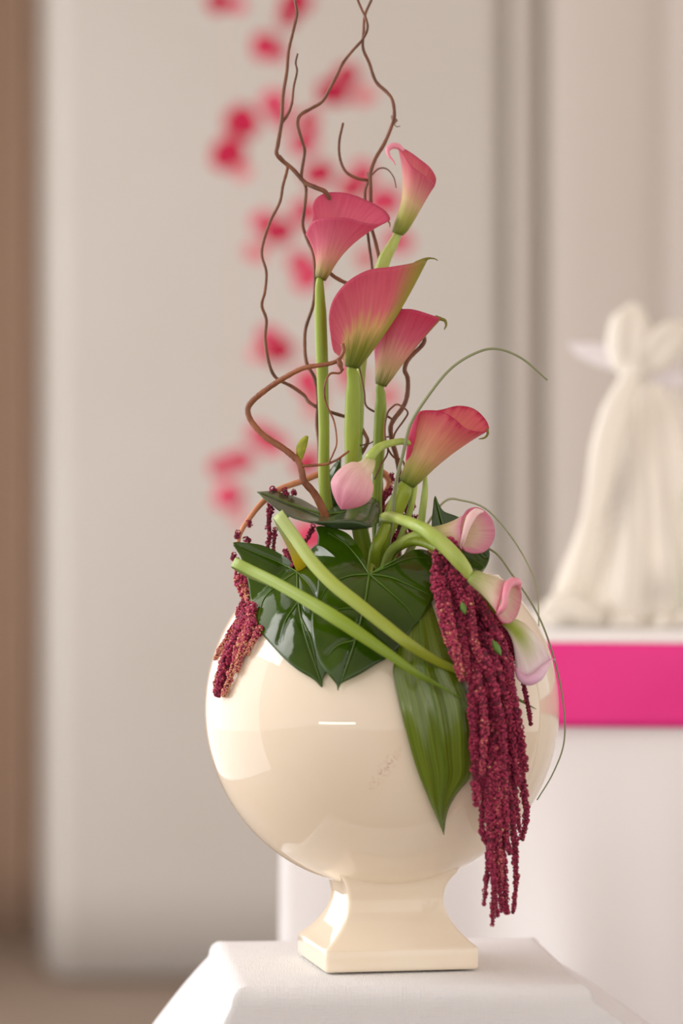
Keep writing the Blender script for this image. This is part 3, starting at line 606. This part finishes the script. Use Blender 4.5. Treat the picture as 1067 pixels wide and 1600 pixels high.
calla('topmost calla, narrow and greenish, with a curled tip at the right of the willow', M_sp4, (621, 365, 20), 11,
      [(622, 229, 18), (632, 244, 2), (644, 260, -6), (660, 272, -6), (677, 284, 2), (678, 292, 12), (681, 278, 26), (672, 262, 34), (655, 248, 34), (638, 236, 28)],
      [(620, 369, 20), (612, 385, 20), (599, 410, 22), (580, 480, 24), (566, 560, 26), (561, 650, 26), (560, 780, 10), (585, 905, 0)], [9.5, 8, 7.5, 7.5, 7.5, 8, 8, 8], k=2.6, lin_=.12, bow=(4, 6, 0),
      hook=[(630, 236, 18), (622, 229, 18), (613, 228, 16), (606, 234, 12), (608, 244, 8), (614, 251, 6), (618, 258, 6)], hook_r=(3.5, 5, 5, 4, 2.6, 1.4, .7), stem_m=M_stem_l, tip_m=M_rollp)
calla('salmon calla at the right with a dark rose rim and thick stem', M_sp5, (636, 756, -55), 15,
      [(638, 712, -58), (644, 684, -66), (650, 660, -78), (655, 644, -84), (668, 641, -88), (690, 643, -92), (710, 654, -94), (726, 668, -88), (745, 674, -76), (763, 672, -60), (759, 656, -44), (741, 639, -34), (716, 634, -30), (690, 640, -32), (668, 644, -36), (652, 654, -42), (644, 680, -48), (637, 710, -52)],
      [(638, 752, -55), (628, 772, -54), (612, 808, -50), (596, 850, -44), (590, 905, -30)], [15, 14, 13, 12, 11], k=1.7, rolls=[([(658, 643, -88), (652, 650, -86), (645, 672, -80), (641, 698, -72), (637, 722, -62), (635, 736, -56)], [1.5, 4, 6, 5.5, 4, 1])], roll_m=M_rolld, hook=[(761, 670, -60), (762, 678, -61), (757, 684, -62), (748, 686, -62)], stem_m=M_stem, hook_r=(2.2, 1.8, .8))
# hanging bud: a closed spathe wrapped to a point
t_ = thing('calla_lily', 'closed pale pink calla bud hanging down in front of the stems', 'flower', tuple(P(600, 905, -60)), cal)
axp = [(579, 716, -122), (573, 728, -126), (562, 740, -131), (552, 757, -134), (545, 772, -136), (538, 786, -136), (533, 796, -135)]
c = catmull(np.array(axp, float), 40); sA = np.linspace(0, 1, 40)
wd = np.where(sA < .62, 34*np.sqrt(np.maximum(0, 1-((sA-.62)/.44)**2)), 34*np.maximum(0, 1-((np.maximum(sA, .62)-.62)/.384)**1.75)**.95); nk = 9+5*sA/.2
wd = np.maximum(wd, np.where(sA < .5, nk, 0))
a = np.linspace(0, 2*math.pi, 64, endpoint=False); R = np.zeros((40, 64, 3))
tg = np.gradient(c[:, :2], axis=0); tg /= np.linalg.norm(tg, axis=1)[:, None]; nn = np.stack([tg[:, 1], -tg[:, 0]], 1)
for i in range(40):
    cre = 1-.09*np.exp(-((a-4.3)/.15)**2)
    R[i, :, :2] = c[i, :2]+nn[i]*(wd[i]*np.cos(a)*cre)[:, None]; R[i, :, 2] = c[i, 2]+wd[i]*.8*np.sin(a)*cre
uvw = sheet('spathe', R, M_spb, t_, closed=True)
tube('stem', [(576, 718, -122), (583, 708, -120), (594, 698, -112), (612, 692, -98), (632, 690, -82), (644, 698, -70), (648, 740, -56), (640, 800, -40), (600, 905, -20)], [8, 6, 5, 5, 5, 5, 5, 6, 6], M_stem_l, t_, n=50, seg=12)
calla('soft pink calla facing right above the hanging amaranth', M_sp7, (672, 833, -120), 9,
      [(731, 800, -138), (722, 818, -156), (722, 842, -160), (726, 857, -148), (742, 862, -128), (760, 858, -112), (771, 842, -104), (772, 824, -104), (764, 806, -110), (748, 796, -122)],
      [(676, 832, -120), (664, 834, -116), (640, 842, -100), (610, 862, -70), (596, 905, -40)], [8.5, 7.5, 7, 7, 7], k=2.3, stem_m=M_stem_l, lip_w=3, rolls=[([(754, 799, -126), (744, 800, -142), (736, 808, -152), (729, 824, -160), (724, 842, -162), (720, 857, -150)], [2, 6, 7, 5, 4, 2])], roll_m=M_rollw)
calla('cream calla with a pink curled lip on a long arching stem', M_sp8, (736, 900, -240), 12,
      [(789, 913, -250), (783, 932, -264), (778, 952, -266), (782, 966, -256), (794, 973, -240), (806, 964, -228), (813, 944, -224), (813, 924, -228), (804, 912, -236)],
      [(742, 904, -240), (728, 890, -242), (700, 858, -240), (665, 829, -222), (630, 813, -170), (604, 808, -90), (596, 825, -40), (594, 905, -10)], [11.5, 10, 8.5, 8.5, 8.5, 8, 8, 8], k=2.0, stem_m=M_stem_l, lip_w=3, bow=(0, -2, 0), rolls=[([(812, 920, -230), (810, 911, -236), (802, 909, -248), (794, 914, -260), (790, 928, -270), (788, 944, -272), (782, 954, -270), (777, 960, -262)], [2.5, 6, 7, 6.5, 5.5, 5, 5, 2])], roll_m=M_rollp)
calla('drooping white calla with a lilac lip at the right edge of the vase', M_sp9, (786, 968, -196), 9,
      [(840, 1056, -233), (850, 1046, -226), (859, 1031, -206), (848, 1014, -190), (838, 1004, -184), (826, 1008, -182), (814, 1024, -190), (806, 1046, -222), (816, 1060, -234), (830, 1063, -236)],
      [(790, 972, -196), (776, 954, -198), (752, 926, -200), (722, 892, -192), (690, 862, -170), (650, 846, -120), (615, 862, -60), (600, 905, -20)], [8.5, 7.5, 7, 7, 7, 7, 7, 7], k=1.25, bow=(6, -10, 0), hook=[(856, 1033, -206), (861, 1030, -205), (868, 1031, -204)], hook_r=(1.5, 1.0, .5), tip_m=M_rolll, rolls=[([(806, 1044, -224), (812, 1056, -236), (824, 1063, -242), (838, 1058, -240), (850, 1044, -228), (860, 1031, -208)], [2, 6, 8.5, 8, 5, 1])], roll_m=M_rolll)
# bare green stems that show between the flowers
o = tube('flower_stem', [(664, 738, -25), (664, 765, -25), (660, 800, -24), (654, 832, -20), (630, 880, -12), (612, 915, -5)], [3, 5.5, 6, 6, 6, 6], M_stem_l, None, tuple(P(612, 915, -5)), n=30, seg=12)
tag(o, 'bare upright light green stem right of the salmon calla', 'stem')
o = tube('flower_stem', [(604, 818, -80), (596, 838, -82), (586, 860, -84), (580, 905, -60)], [7, 9, 9, 8], M_stem, None, tuple(P(580, 905, -60)), n=24, seg=12)
tag(o, 'short thick green stem emerging behind the large heart leaf', 'stem')

# ------------------------------------------------------------------ leaves
lv = 'glossy heart-shaped leaves'
def seg_dist(p, a, b_):
    ab = b_-a; t = np.clip(((p-a) @ ab)/(ab @ ab), 0, 1); return np.linalg.norm(p-(a+t[..., None]*ab), axis=-1)
def heart(label, outline, att, depth, veins, margin, m=None, NO=140, MR=26, wob=2.0, ph=0., petiole=None, vm=None):
    ol = catmull(np.array([(x, y, 0) for x, y in outline], float), NO, False)[:, :2]; at_ = np.array(att, float)
    s = np.linspace(0.0, 1, MR)
    G = at_+(ol[None]-at_)*s[:, None, None]
    dist = np.full(G.shape[:2], 1e9)
    for v in veins:
        vc = catmull(np.array([(x, y, 0) for x, y in v], float), 12)[:, :2]
        for q in range(11): dist = np.minimum(dist, seg_dist(G, vc[q], vc[q+1]))
    def dep(x, y, dd=None):
        z = depth(x, y)+wob*math.sin(x*.06+ph)*math.cos(y*.05+ph)
        return over(x, y, z, margin)
    R = np.zeros(G.shape[:2]+(3,)); R[..., :2] = G
    for i in range(MR):
        for j in range(NO):
            R[i, j, 2] = dep(*G[i, j])+2.6*math.exp(-(dist[i, j]/4.5)**2)-2.2*(1-math.exp(-(dist[i, j]/22)**2))
    loc = tuple(P(att[0], att[1], dep(*att)))
    t_ = thing('heart_leaf', label, 'leaf', loc, lv)
    sheet('blade', R, [m or M_leaf, M_leaf_b], t_, thick=.0007, matoff=1, face_cam=True)
    for i, v in enumerate(veins):
        vc = catmull(np.array([(x, y, 0) for x, y in v], float), 24)
        for q in vc: q[2] = dep(q[0], q[1])+0.8
        tube('vein', vc, [1.3, .8, .3] if i else [1.8, 1.2, .5], vm or M_vein, t_, n=24, seg=6)
    if petiole: tube('petiole', petiole, [4, 4.5, 5], M_stem, t_, n=24, seg=10)
    return t_
heart('large glossy heart leaf in the centre, tip pointing down onto the vase',
      [(577, 895), (573, 885), (567, 866), (556, 848), (542, 833), (518, 824), (494, 823), (497, 840), (493, 866), (496, 897), (495, 931), (488, 956), (486, 979), (490, 1007), (500, 1035), (516, 1058), (526, 1070), (528, 1080), (533, 1068), (559, 1055), (587, 1038), (610, 1024), (633, 996), (664, 957), (679, 928), (678, 888), (671, 862), (646, 859), (624, 872), (596, 888), (577, 895)],
      (577, 897), lambda x, y: -150-.62*(y-897)+.10*abs(x-577)+(.0022*(x-577)**2 if y < 897 else .0012*(x-577)**2), 
      [[(577, 897), (568, 950), (552, 1010), (530, 1074)], [(577, 897), (560, 872), (540, 850), (512, 832)], [(577, 897), (545, 900), (515, 914), (500, 935)], [(577, 897), (600, 888), (640, 872), (668, 872)], [(577, 897), (610, 902), (648, 918), (672, 930)],
       [(577, 897), (606, 922), (636, 950), (648, 970)], [(567, 948), (600, 970), (622, 1000)], [(566, 950), (530, 952), (504, 966)], [(556, 1000), (528, 1008), (510, 1026)]], 22, petiole=[(577, 897, -150), (581, 885, -120), (592, 912, -50)])
heart('left heart leaf with a bright window reflection, tucked behind the central one',
      [(464, 890), (454, 878), (444, 869), (413, 853), (385, 848), (364, 848), (370, 860), (377, 873), (387, 909), (392, 942), (402, 979), (432, 1017), (461, 1044), (490, 1062), (503, 1074), (504, 1060), (516, 1040), (530, 1000), (536, 940), (530, 880), (512, 858), (497, 851), (488, 856), (474, 874), (464, 890)],
      (464, 893), lambda x, y: -84-.45*(y-893)-(.82*(x-440) if x > 440 else .15*(x-440)), 
      [[(464, 893), (466, 940), (476, 990), (502, 1068)], [(464, 893), (430, 876), (400, 864), (374, 853)], [(464, 893), (436, 912), (412, 936), (404, 968)], [(464, 893), (480, 880), (492, 862)], [(466, 940), (446, 970), (436, 1004)], [(464, 893), (484, 915), (498, 944)], [(470, 965), (486, 1000), (494, 1040)]], 9, wob=3.5, ph=1.7)
# horizontal heart leaf, seen nearly edge-on, its front lip curled under
t_ = thing('heart_leaf', 'grey-green heart leaf lying flat above the others, under the hanging bud', 'leaf', tuple(P(507, 806, -70)), lv)
back = [(402, 768, -40), (432, 768, -10), (469, 779, 0), (503, 797, -20), (517, 793, -20), (545, 782, -10), (578, 776, -6), (592, 784, -30)]
mid = [(402, 768, -42), (428, 778, -50), (466, 793, -55), (505, 806, -64), (520, 803, -60), (548, 795, -60), (580, 790, -60), (593, 792, -50)]
lip = [(402, 769, -44), (416, 782, -80), (441, 800, -104), (470, 812, -120), (503, 815, -130), (552, 813, -132), (577, 820, -130), (592, 815, -90)]
und = [(403, 770, -42), (418, 783, -78), (446, 804, -96), (474, 815, -106), (503, 821, -112), (540, 828, -112), (577, 825, -112), (592, 816, -86)]
L4 = [catmull(np.array(q, float), 60) for q in (back, mid, lip, und)]
R = np.array([catmull(np.array([L4[k][j] for k in range(4)]), 22) for j in range(60)])
sheet('blade', R, [M_leaf_d, M_leaf_b], t_, thick=.0007, matoff=1, face_cam=True)
tube('vein', [(507, 804, -66), (470, 793, -58), (432, 778, -52), (406, 769, -44)], [2, 1.4, .6], M_vein, t_, n=20, seg=6)
tube('vein', [(507, 804, -66), (540, 800, -66), (575, 801, -76)], [2, 1.4, .6], M_vein, t_, n=20, seg=6)
tube('petiole', [(507, 806, -60), (520, 830, -40), (560, 905, -20)], [4, 4, 5], M_stem, t_, n=16, seg=8)
heart('dark heart leaf behind the soft pink calla, its pale tip pointing up',
      [(700, 850), (690, 838), (676, 836), (675, 815), (677, 792), (680, 775), (686, 788), (694, 799), (712, 806), (732, 816), (752, 836), (764, 858), (763, 878), (751, 896), (736, 890), (718, 878), (706, 866), (700, 850)],
      (702, 846), lambda x, y: -64+.3*(x-702)-.25*(y-846), [[(702, 846), (692, 820), (681, 778)], [(702, 846), (735, 852), (758, 872)], [(702, 846), (728, 836), (748, 838)]], 10, petiole=[(702, 846, -62), (690, 870, -50), (640, 915, -20)])
t_ = None
# small dark leaf tip behind stems
R = []
for t in np.linspace(0, 1, 14):
    c_ = np.array([522, 800])*(1-t)**2+2*t*(1-t)*np.array([514, 750])+t*t*np.array([533, 716]); wv = 13*math.sin(math.pi*(.25+.74*t))
    R.append([(c_[0]+q*wv, c_[1]+3*q, 4+8*abs(q)) for q in np.linspace(-1, 1, 9)])
o = sheet('leaf', R, [M_leaf, M_leaf_b], None, tuple(P(522, 800, 4)), thick=.0006, matoff=1, face_cam=True); tag(o, 'small dark leaf upright between the two tall stems, behind the pink bud', 'leaf')

# aspidistra leaf hanging down the belly
le = [(634, 935), (626, 985), (617, 1030), (614, 1052), (622, 1092), (634, 1142), (648, 1192), (661, 1228), (676, 1264), (686, 1287), (693, 1304)]
re = [(672, 935), (690, 990), (708, 1035), (724, 1068), (735, 1100), (740, 1140), (739, 1176), (736, 1212), (713, 1242), (699, 1270), (693.6, 1304)]
la, ra_ = [catmull(np.array([(x, y, 0) for x, y in q], float), 60) for q in (le, re)]
R = np.zeros((60, 33, 3))
for i in range(60):
    for j, q in enumerate(np.linspace(0, 1, 33)):
        x, y = (la[i]*(1-q)+ra_[i]*q)[:2]
        z = over(x, y, -196-.02*(y-935)+(0 if y < 1180 else .35*(y-1180)), 13)
        R[i, j] = (x, y, z-3.0*math.cos((q-.5)*2*math.pi*3)*math.sin(math.pi*min(1, i/59*1.05))-4*(1-abs(2*q-1)))
t_ = thing('aspidistra_leaf', 'long ribbed pointed leaf hanging down the front of the vase', 'leaf', tuple(P(653, 935, -200)))
sheet('blade', R, [M_asp, M_leaf_b], t_, thick=.0007, matoff=1, face_cam=True)
tube('midrib', [(R[i, 16, 0], R[i, 16, 1], R[i, 16, 2]-.4) for i in range(0, 60, 6)]+[tuple(R[59, 16])], [2.0, 1.4, .6], M_vein, t_, n=40, seg=6)
tube('petiole', [(653, 938, -196), (650, 905, -150), (630, 880, -90), (610, 905, -40)], [5, 5, 5], M_stem, t_, n=24, seg=8)

# folded strap blades
def strap(label, path, wid, m):
    c = catmull(np.array(path, float), 110); wd = np.interp(np.linspace(0, 1, 110), np.linspace(0, 1, len(wid)), wid)
    t = np.gradient(c[:, :2], axis=0); ref = c[70, :2]-c[0, :2]
    R = np.zeros((110, 7, 3))
    for i in range(110):
        tt = t[i] if i < 62 else t[62]; tt = tt/np.linalg.norm(tt); nn = np.array([-tt[1], tt[0]])
        for j, q in enumerate(np.linspace(-1, 1, 7)): R[i, j] = (c[i, 0]+nn[0]*q*wd[i]*.87, c[i, 1]+nn[1]*q*wd[i]*.87, c[i, 2]+wd[i]*.25*abs(q))
    t_ = thing('strap_leaf', label, 'leaf', tuple(P(*path[-1])), 'folded strap leaves crossing the heart leaves')
    sheet('blade', R, m, t_, thick=.0006); return t_
strap('upper strap leaf folded back at its top, yellow on the inner half',
      [(838, 1108, vase_front(838, 1108)-7), (790, 1082, vase_front(790, 1082)-7), (728, 1053, vase_front(728, 1053)-20), (680, 1032, vase_front(680, 1032)-34), (640, 1007, -318), (600, 976, -306), (560, 944, -286), (520, 912, -258), (486, 876, -226), (458, 836, -196), (436, 806, -180), (434, 803, -170), (440, 818, -160), (456, 850, -140), (472, 890, -120), (500, 930, -90), (560, 930, -40)],
      [.5, 2.5, 4, 6, 8, 10, 11, 11.5, 12, 12, 11.5, 11, 11, 10, 10, 8, 8], M_strap1)
strap('lower strap leaf looping out at the left edge of the leaves',
      [(728, 1094, vase_front(728, 1094)-22), (706, 1083, vase_front(706, 1083)-26), (680, 1068, vase_front(680, 1068)-34), (650, 1052, -322), (616, 1028, -322), (570, 996, -314), (522, 964, -298), (476, 936, -262), (430, 910, -220), (392, 891, -186), (370, 880, -172), (364, 878, -160), (368, 882, -148), (392, 896, -130), (430, 912, -110), (480, 930, -80), (540, 935, -40)],
      [.5, 2.5, 6, 8, 10, 12, 12.5, 11.5, 10.5, 10, 9.5, 9, 9, 8, 8, 8, 8], M_strap2)

# bear grass
bg_ = 'thin arching grass strands'
for lb, pts, r, m in [
    ('grass strand arching high to the right above the salmon calla', [(600, 905, -30), (612, 820, -60), (618, 758, -80), (631, 704, -96), (640, 666, -104), (660, 631, -110), (700, 580, -110), (740, 553, -104), (775, 545, -96), (815, 560, -86), (855, 594, -76)], [3.0, 3.0, 2.8, 2.6, 2.2, 2.0, 1.6], M_grass),
    ('faint pale grass strand looping over the soft pink calla', [(610, 905, -20), (660, 830, -30), (694, 784, -30), (722, 782, -26), (760, 796, -20), (800, 840, -10), (828, 890, 0), (840, 930, 4), (842, 1000, 8)], [2.0, 2.0, 1.6, 1.4, 1.0], M_grass_l),
    ('longest grass strand, curving down past the right side of the vase', [(610, 905, -60), (700, 850, -70), (765, 858, -70), (800, 898, -96), (840, 960, -118), (866, 1030, -120), (880, 1100, -116), (881, 1160, -112), (864, 1208, -110), (839, 1250, -110)], [1.8, 1.8, 1.6, 1.5, 1.3, 1.0], M_grass)]:
    o = tube('grass_strand', pts, r, m, None, tuple(P(*pts[0])), n=90, seg=6); tag(o, lb, 'grass', bg_)

# ------------------------------------------------------------------ hanging amaranth
ph_ = (1+5**.5)/2
ICO_V = np.array([(-1, ph_, 0), (1, ph_, 0), (-1, -ph_, 0), (1, -ph_, 0), (0, -1, ph_), (0, 1, ph_), (0, -1, -ph_), (0, 1, -ph_), (ph_, 0, -1), (ph_, 0, 1), (-ph_, 0, -1), (-ph_, 0, 1)], float); ICO_V /= np.linalg.norm(ICO_V[0])
ICO_F = np.array([(0, 11, 5), (0, 5, 1), (0, 1, 7), (0, 7, 10), (0, 10, 11), (1, 5, 9), (5, 11, 4), (11, 10, 2), (10, 7, 6), (7, 1, 8), (3, 9, 4), (3, 4, 2), (3, 2, 6), (3, 6, 8), (3, 8, 9), (4, 9, 5), (2, 4, 11), (6, 2, 10), (8, 6, 7), (9, 8, 1)])
rs = np.random.RandomState(3)
def strand(parent, pts, r0, r1, tan=0.0, gap=1.12, grain=.235, name='tassel'):
    """one catkin: little round clusters strung along a path, each a ball of grains"""
    pts = np.array(pts, float); L = np.linalg.norm(np.diff(pts, axis=0), axis=1).sum()
    ts, l = [], 0.0
    while l < L:
        rr = r0+(r1-r0)*l/L; ts.append(l/L); l += rr*gap
    c = catmull(pts, 200); cen, tone = [], []
    for t in ts:
        p = c[min(199, int(t*199))]; rr = (r0+(r1-r0)*t)*rs.uniform(.80, 1.16); j = rs.normal(0, rr*.10, 3); q = p+j
        n = int(50*(1 if rr > 6 else .7)); d = rs.normal(size=(n, 3)); d /= np.linalg.norm(d, axis=1)[:, None]
        d = d[d[:, 2] < .45]                                   # the side turned to the wall carries no grains
        for v in d:
            cen.append(np.concatenate([q+v*rr*.80*np.array([1, .9, 1]), [rr*grain*rs.uniform(.8, 1.25)]]))
            tone.append(np.clip(.34+.17*rs.normal()+tan*(.25+.75*t)+(.2 if rs.rand() < .05+.3*tan else 0), 0, 1))
    cen = np.array(cen); n = len(cen); ctr = PA(cen[:, :3])
    V = (ctr[:, None]+ICO_V[None]*(cen[:, 3]*S)[:, None, None]).reshape(-1, 3); F = (ICO_F[None]+12*np.arange(n)[:, None, None]).reshape(-1, 3)
    tv = np.repeat(np.array(tone), 12)
    cv, cf, _ = tube_geo(PA(catmull(pts, 40)), np.linspace(r0, r1*.8, 40)*.66*S, 8)
    nv = len(V); V = np.concatenate([V, cv]); tv = np.concatenate([tv, np.full(len(cv), .05)])
    V = V-origin_of(parent)
    me = bpy.data.meshes.new(name); tri = [tuple(f) for f in F]; 
    me.vertices.add(len(V)); me.vertices.foreach_set('co', V.ravel())
    cq = [tuple(int(i)+nv for i in f) for f in cf if len(f) == 4]
    nl = len(F)*3+len(cq)*4; me.loops.add(nl); me.polygons.add(len(F)+len(cq))
    me.loops.foreach_set('vertex_index', np.concatenate([F.ravel(), np.array(cq).ravel()]).astype(np.int32))
    st = np.concatenate([np.arange(len(F))*3, len(F)*3+np.arange(len(cq))*4]).astype(np.int32)
    me.polygons.foreach_set('loop_start', st); me.update(calc_edges=True); me.validate(); smooth(me)
    at_ = me.attributes.new('tone', 'FLOAT', 'POINT'); at_.data.foreach_set('value', tv.astype(np.float32))
    return link(name, me, M_am, parent)
def vd(x, y, m): return over(x, y, -60, m)
am = thing('hanging_amaranth', 'heavy crimson amaranth hanging over the right side of the vase', 'flower', tuple(P(640, 905, -60)), 'hanging amaranths')
tube('stem', [(640, 905, -60), (668, 868, -110), (690, 852, -150), (706, 866, -175), (724, 900, -190)], [6, 6, 6, 5, 4], M_amstem, am, n=30, seg=10)
right = [ ([(700, 890), (716, 950), (734, 1010), (746, 1060)], 13, 11, 16, 0), ([(708, 885), (734, 940), (756, 1000), (770, 1060)], 13, 11, 14, 0), ([(712, 960), (724, 1010), (736, 1060)], 12, 9, 12, .1), ([(730, 930), (760, 985), (782, 1040), (792, 1100)], 13, 11, 16, 0), ([(744, 1000), (756, 1060), (764, 1120)], 13, 11, 12, 0), ([(752, 1100), (750, 1170), (752, 1240)], 11, 8, 8, 0),
      # (path px, r0, r1, layer depth offset in front of the vase, tan)
    ([(702, 850), (716, 880), (734, 910)], 13, 12, 40, 0), ([(690, 868), (684, 900), (690, 935), (700, 965)], 14, 12, 44, 0), ([(706, 880), (712, 915), (726, 950)], 13, 12, 46, .0),
    ([(684, 905), (690, 950), (698, 990), (712, 1030), (722, 1066)], 12, 7, 40, .28), ([(694, 930), (704, 975), (711, 1010), (720, 1050)], 10, 7, 48, .34), ([(722, 990), (728, 1030), (731, 1064)], 9, 6, 36, .2),
    ([(712, 900), (742, 935), (766, 975), (782, 1010), (796, 1060), (806, 1110), (816, 1170), (823, 1206)], 14, 6, 44, .05),
    ([(724, 915), (752, 945), (772, 985), (790, 1022), (800, 1080), (808, 1150), (812, 1225)], 13, 6, 34, .05),
    ([(740, 930), (772, 968), (798, 1010), (815, 1050), (820, 1080), (826, 1110), (829, 1134)], 9, 5, 24, .0),
    ([(760, 950), (784, 980), (802, 1020), (812, 1044), (819, 1048)], 8, 5, 30, .0),
    ([(730, 930), (738, 975), (744, 1010), (752, 1034)], 11, 8, 52, .24), ([(716, 940), (730, 980), (738, 1030), (742, 1060)], 12, 9, 30, .0),
    ([(738, 1010), (740, 1060), (738, 1110), (741, 1180), (744, 1258)], 12, 7, 30, .02), ([(744, 1046), (752, 1085), (757, 1130), (755, 1170), (753, 1214)], 10, 6, 46, .26),
    ([(752, 1020), (766, 1060), (776, 1100), (785, 1145), (784, 1185)], 14, 7, 48, .0), ([(758, 1000), (774, 1040), (788, 1090), (800, 1150), (806, 1200), (810, 1226)], 13, 6, 36, .08),
    ([(756, 1060), (764, 1120), (770, 1200), (764, 1290), (762, 1350), (756, 1416)], 11, 5, 16, .0), ([(770, 1090), (768, 1180), (770, 1270), (772, 1360), (769, 1446)], 12, 5, 20, .05),
    ([(774, 1130), (774, 1220), (780, 1310), (782, 1380)], 12, 6, 30, .28), ([(782, 1150), (786, 1230), (790, 1290), (796, 1336)], 12, 6, 34, .14),
    ([(790, 1140), (792, 1220), (798, 1260), (804, 1320), (806, 1380), (801, 1428)], 11, 5, 20, .06), ([(800, 1130), (810, 1190), (819, 1240), (822, 1280), (814, 1312)], 11, 6, 22, .0),
    ([(766, 1180), (764, 1260), (768, 1340), (777, 1432)], 11, 5, 26, .1), ([(780, 1200), (782, 1280), (786, 1350), (792, 1428)], 12, 6, 16, .1), ([(776, 1240), (778, 1320), (780, 1380), (784, 1424)], 11, 5, 14, .1),
    ([(744, 1120), (748, 1180), (756, 1240), (752, 1290), (760, 1320)], 9, 6, 14, .0), ([(800, 1200), (806, 1260), (812, 1300)], 9, 5, 18, .1), ([(764, 1140), (760, 1220), (770, 1290)], 12, 9, 12, .05), ([(786, 1060), (796, 1130), (802, 1200)], 12, 8, 16, .05), ([(762, 1030), (768, 1090), (770, 1150)], 13, 11, 20, 0)]
for pts, r0, r1, lay, tn in right:
    pp = []
    last = None
    for x, y in pts:
        z = vase_front(x, min(y, 1130))
        z = -100 if z > 0 else z
        if y < 960: z = min(z, -150-.5*max(0, y-880)*.5)
        z = min(z, -118) - lay - r0*.5
        pp.append((x, y, z))
    strand(am, pp, r0*.95, r1*.86, tn)
R = []
for (x, y, l, wv, ang) in ((776, 1012, 30, 5.5, 62), (724, 950, 22, 5, 75)):
    ca, sa = math.cos(math.radians(ang)), math.sin(math.radians(ang)); R = []
    for t in np.linspace(-1, 1, 10):
        h = wv*math.cos(t*math.pi/2)+.2; R.append([(x+ca*t*l/2-sa*q*h, y+sa*t*l/2+ca*q*h, vase_front(x, y)-74+3*abs(q)) for q in (-1, -.5, 0, .5, 1)])
    sheet('leaf', R, M_leaf_b, am, thick=.0004)

am2 = thing('hanging_amaranth', 'coral-stemmed amaranth arching out and hanging over the left side of the vase', 'flower', tuple(P(588, 905, 30)), 'hanging amaranths')
tube('stem', [(588, 905, 30), (566, 850, 30), (575, 815, 36), (600, 775, 40), (608, 752, 42), (594, 737, 40), (560, 733, 36), (520, 737, 30), (499, 741, 26), (471, 752, 16), (436, 765, 0), (408, 787, -16), (386, 815, -28), (376, 832, -34), (372, 848, -38)], [7, 7, 6.5, 6, 6, 6, 5.5, 5, 5, 5, 5, 5, 4.5, 4, 3], M_amstem, am2, n=90, seg=10)
left = [([(425, 764), (431, 770)], 6, 6, -10, 0, .9), ([(445, 766), (449, 774)], 6, 5, -10, 0, .9), ([(459, 766), (460, 774)], 5, 5, -10, 0, .9),
        ([(423, 788), (420, 815), (421, 840), (417, 860)], 6.5, 4.5, -18, 0, 1.5), ([(430, 828), (428, 848), (426, 864)], 4.5, 4, -18, 0, 1.5), ([(446, 800), (448, 815), (452, 822)], 5.5, 5, -18, 0, 1.3),
        ([(446, 862), (452, 875), (460, 886)], 6.5, 6, -30, 0, 1.3), ([(489, 822), (484, 835), (474, 850)], 5, 4.5, 10, 0, 1.4), ([(389, 815), (390, 824)], 5, 5, -28, 0, 1.0), ([(371, 832), (369, 842)], 6, 6, -40, 0, 1.0), ([(384, 842), (392, 846)], 5, 5, -38, 0, 1.0),
        ([(366, 866), (364, 872), (372, 876)], 6, 6, -42, 0, 1.0), ([(374, 896), (378, 912), (382, 930)], 12, 12, -46, .28, .8), ([(384, 900), (386, 920), (388, 936)], 9, 9, -50, .28, .8), ([(380, 940), (375, 952), (372, 964)], 6, 5, -46, .1, 1.1),
        ([(386, 950), (376, 980), (360, 1010), (346, 1040), (337, 1078)], 10, 6, -86, .30, .8), ([(378, 985), (364, 1010), (352, 1040), (346, 1070), (341, 1084)], 11, 9, -96, .0, .8), ([(392, 965), (380, 1000), (366, 1035), (358, 1064), (348, 1088)], 9, 5, -104, .45, .8),
        ([(396, 975), (386, 1000), (376, 1025), (368, 1050)], 9, 5, -110, .45, .8), ([(404, 985), (394, 1005), (384, 1024)], 7, 4, -114, .5, .8), ([(384, 955), (366, 980), (350, 1005), (336, 1030)], 7, 4, -70, .42, .8), ([(394, 950), (392, 975), (380, 1000), (372, 1020)], 10, 8, -92, .3, .8)]
for pts, r0, r1, z, tn, gp in left:
    strand(am2, [(x, y, over(x, y, z, r0+6)) for x, y in pts], r0, r1, tn*1.25+.06, gp)
am3 = thing('hanging_amaranth', 'short loose amaranth spikes in the middle behind the salmon calla stem', 'flower', tuple(P(610, 905, 0)), 'hanging amaranths')
tube('stem', [(610, 905, 0), (596, 850, 4), (590, 812, 8), (604, 790, 10), (622, 770, 10)], [4, 4, 3.5, 3, 2], M_amstem, am3, n=30, seg=8)
for pts, r0, r1, z, tn in [([(612, 740), (614, 752)], 4, 4, 10, 0), ([(604, 768), (598, 785), (594, 800)], 6, 5, 8, 0), ([(612, 762), (606, 775)], 5, 5, 8, 0), ([(600, 800), (596, 825)], 6, 6, 8, 0), ([(636, 782), (640, 798), (634, 815), (646, 830)], 9, 8, 0, 0), ([(642, 768), (648, 776)], 5, 3, 0, .2), ([(650, 806), (648, 816)], 4, 4, 0, 0),
                            ([(622, 838), (628, 850), (636, 846)], 10, 9, -20, 0), ([(618, 842), (616, 862), (610, 880)], 9, 8, -24, .05), ([(640, 838), (644, 850)], 8, 8, -24, 0), ([(600, 842), (596, 870)], 6, 6, -10, 0)]:
    strand(am3, [(x, y, z) for x, y in pts], r0, r1, tn, 1.0)
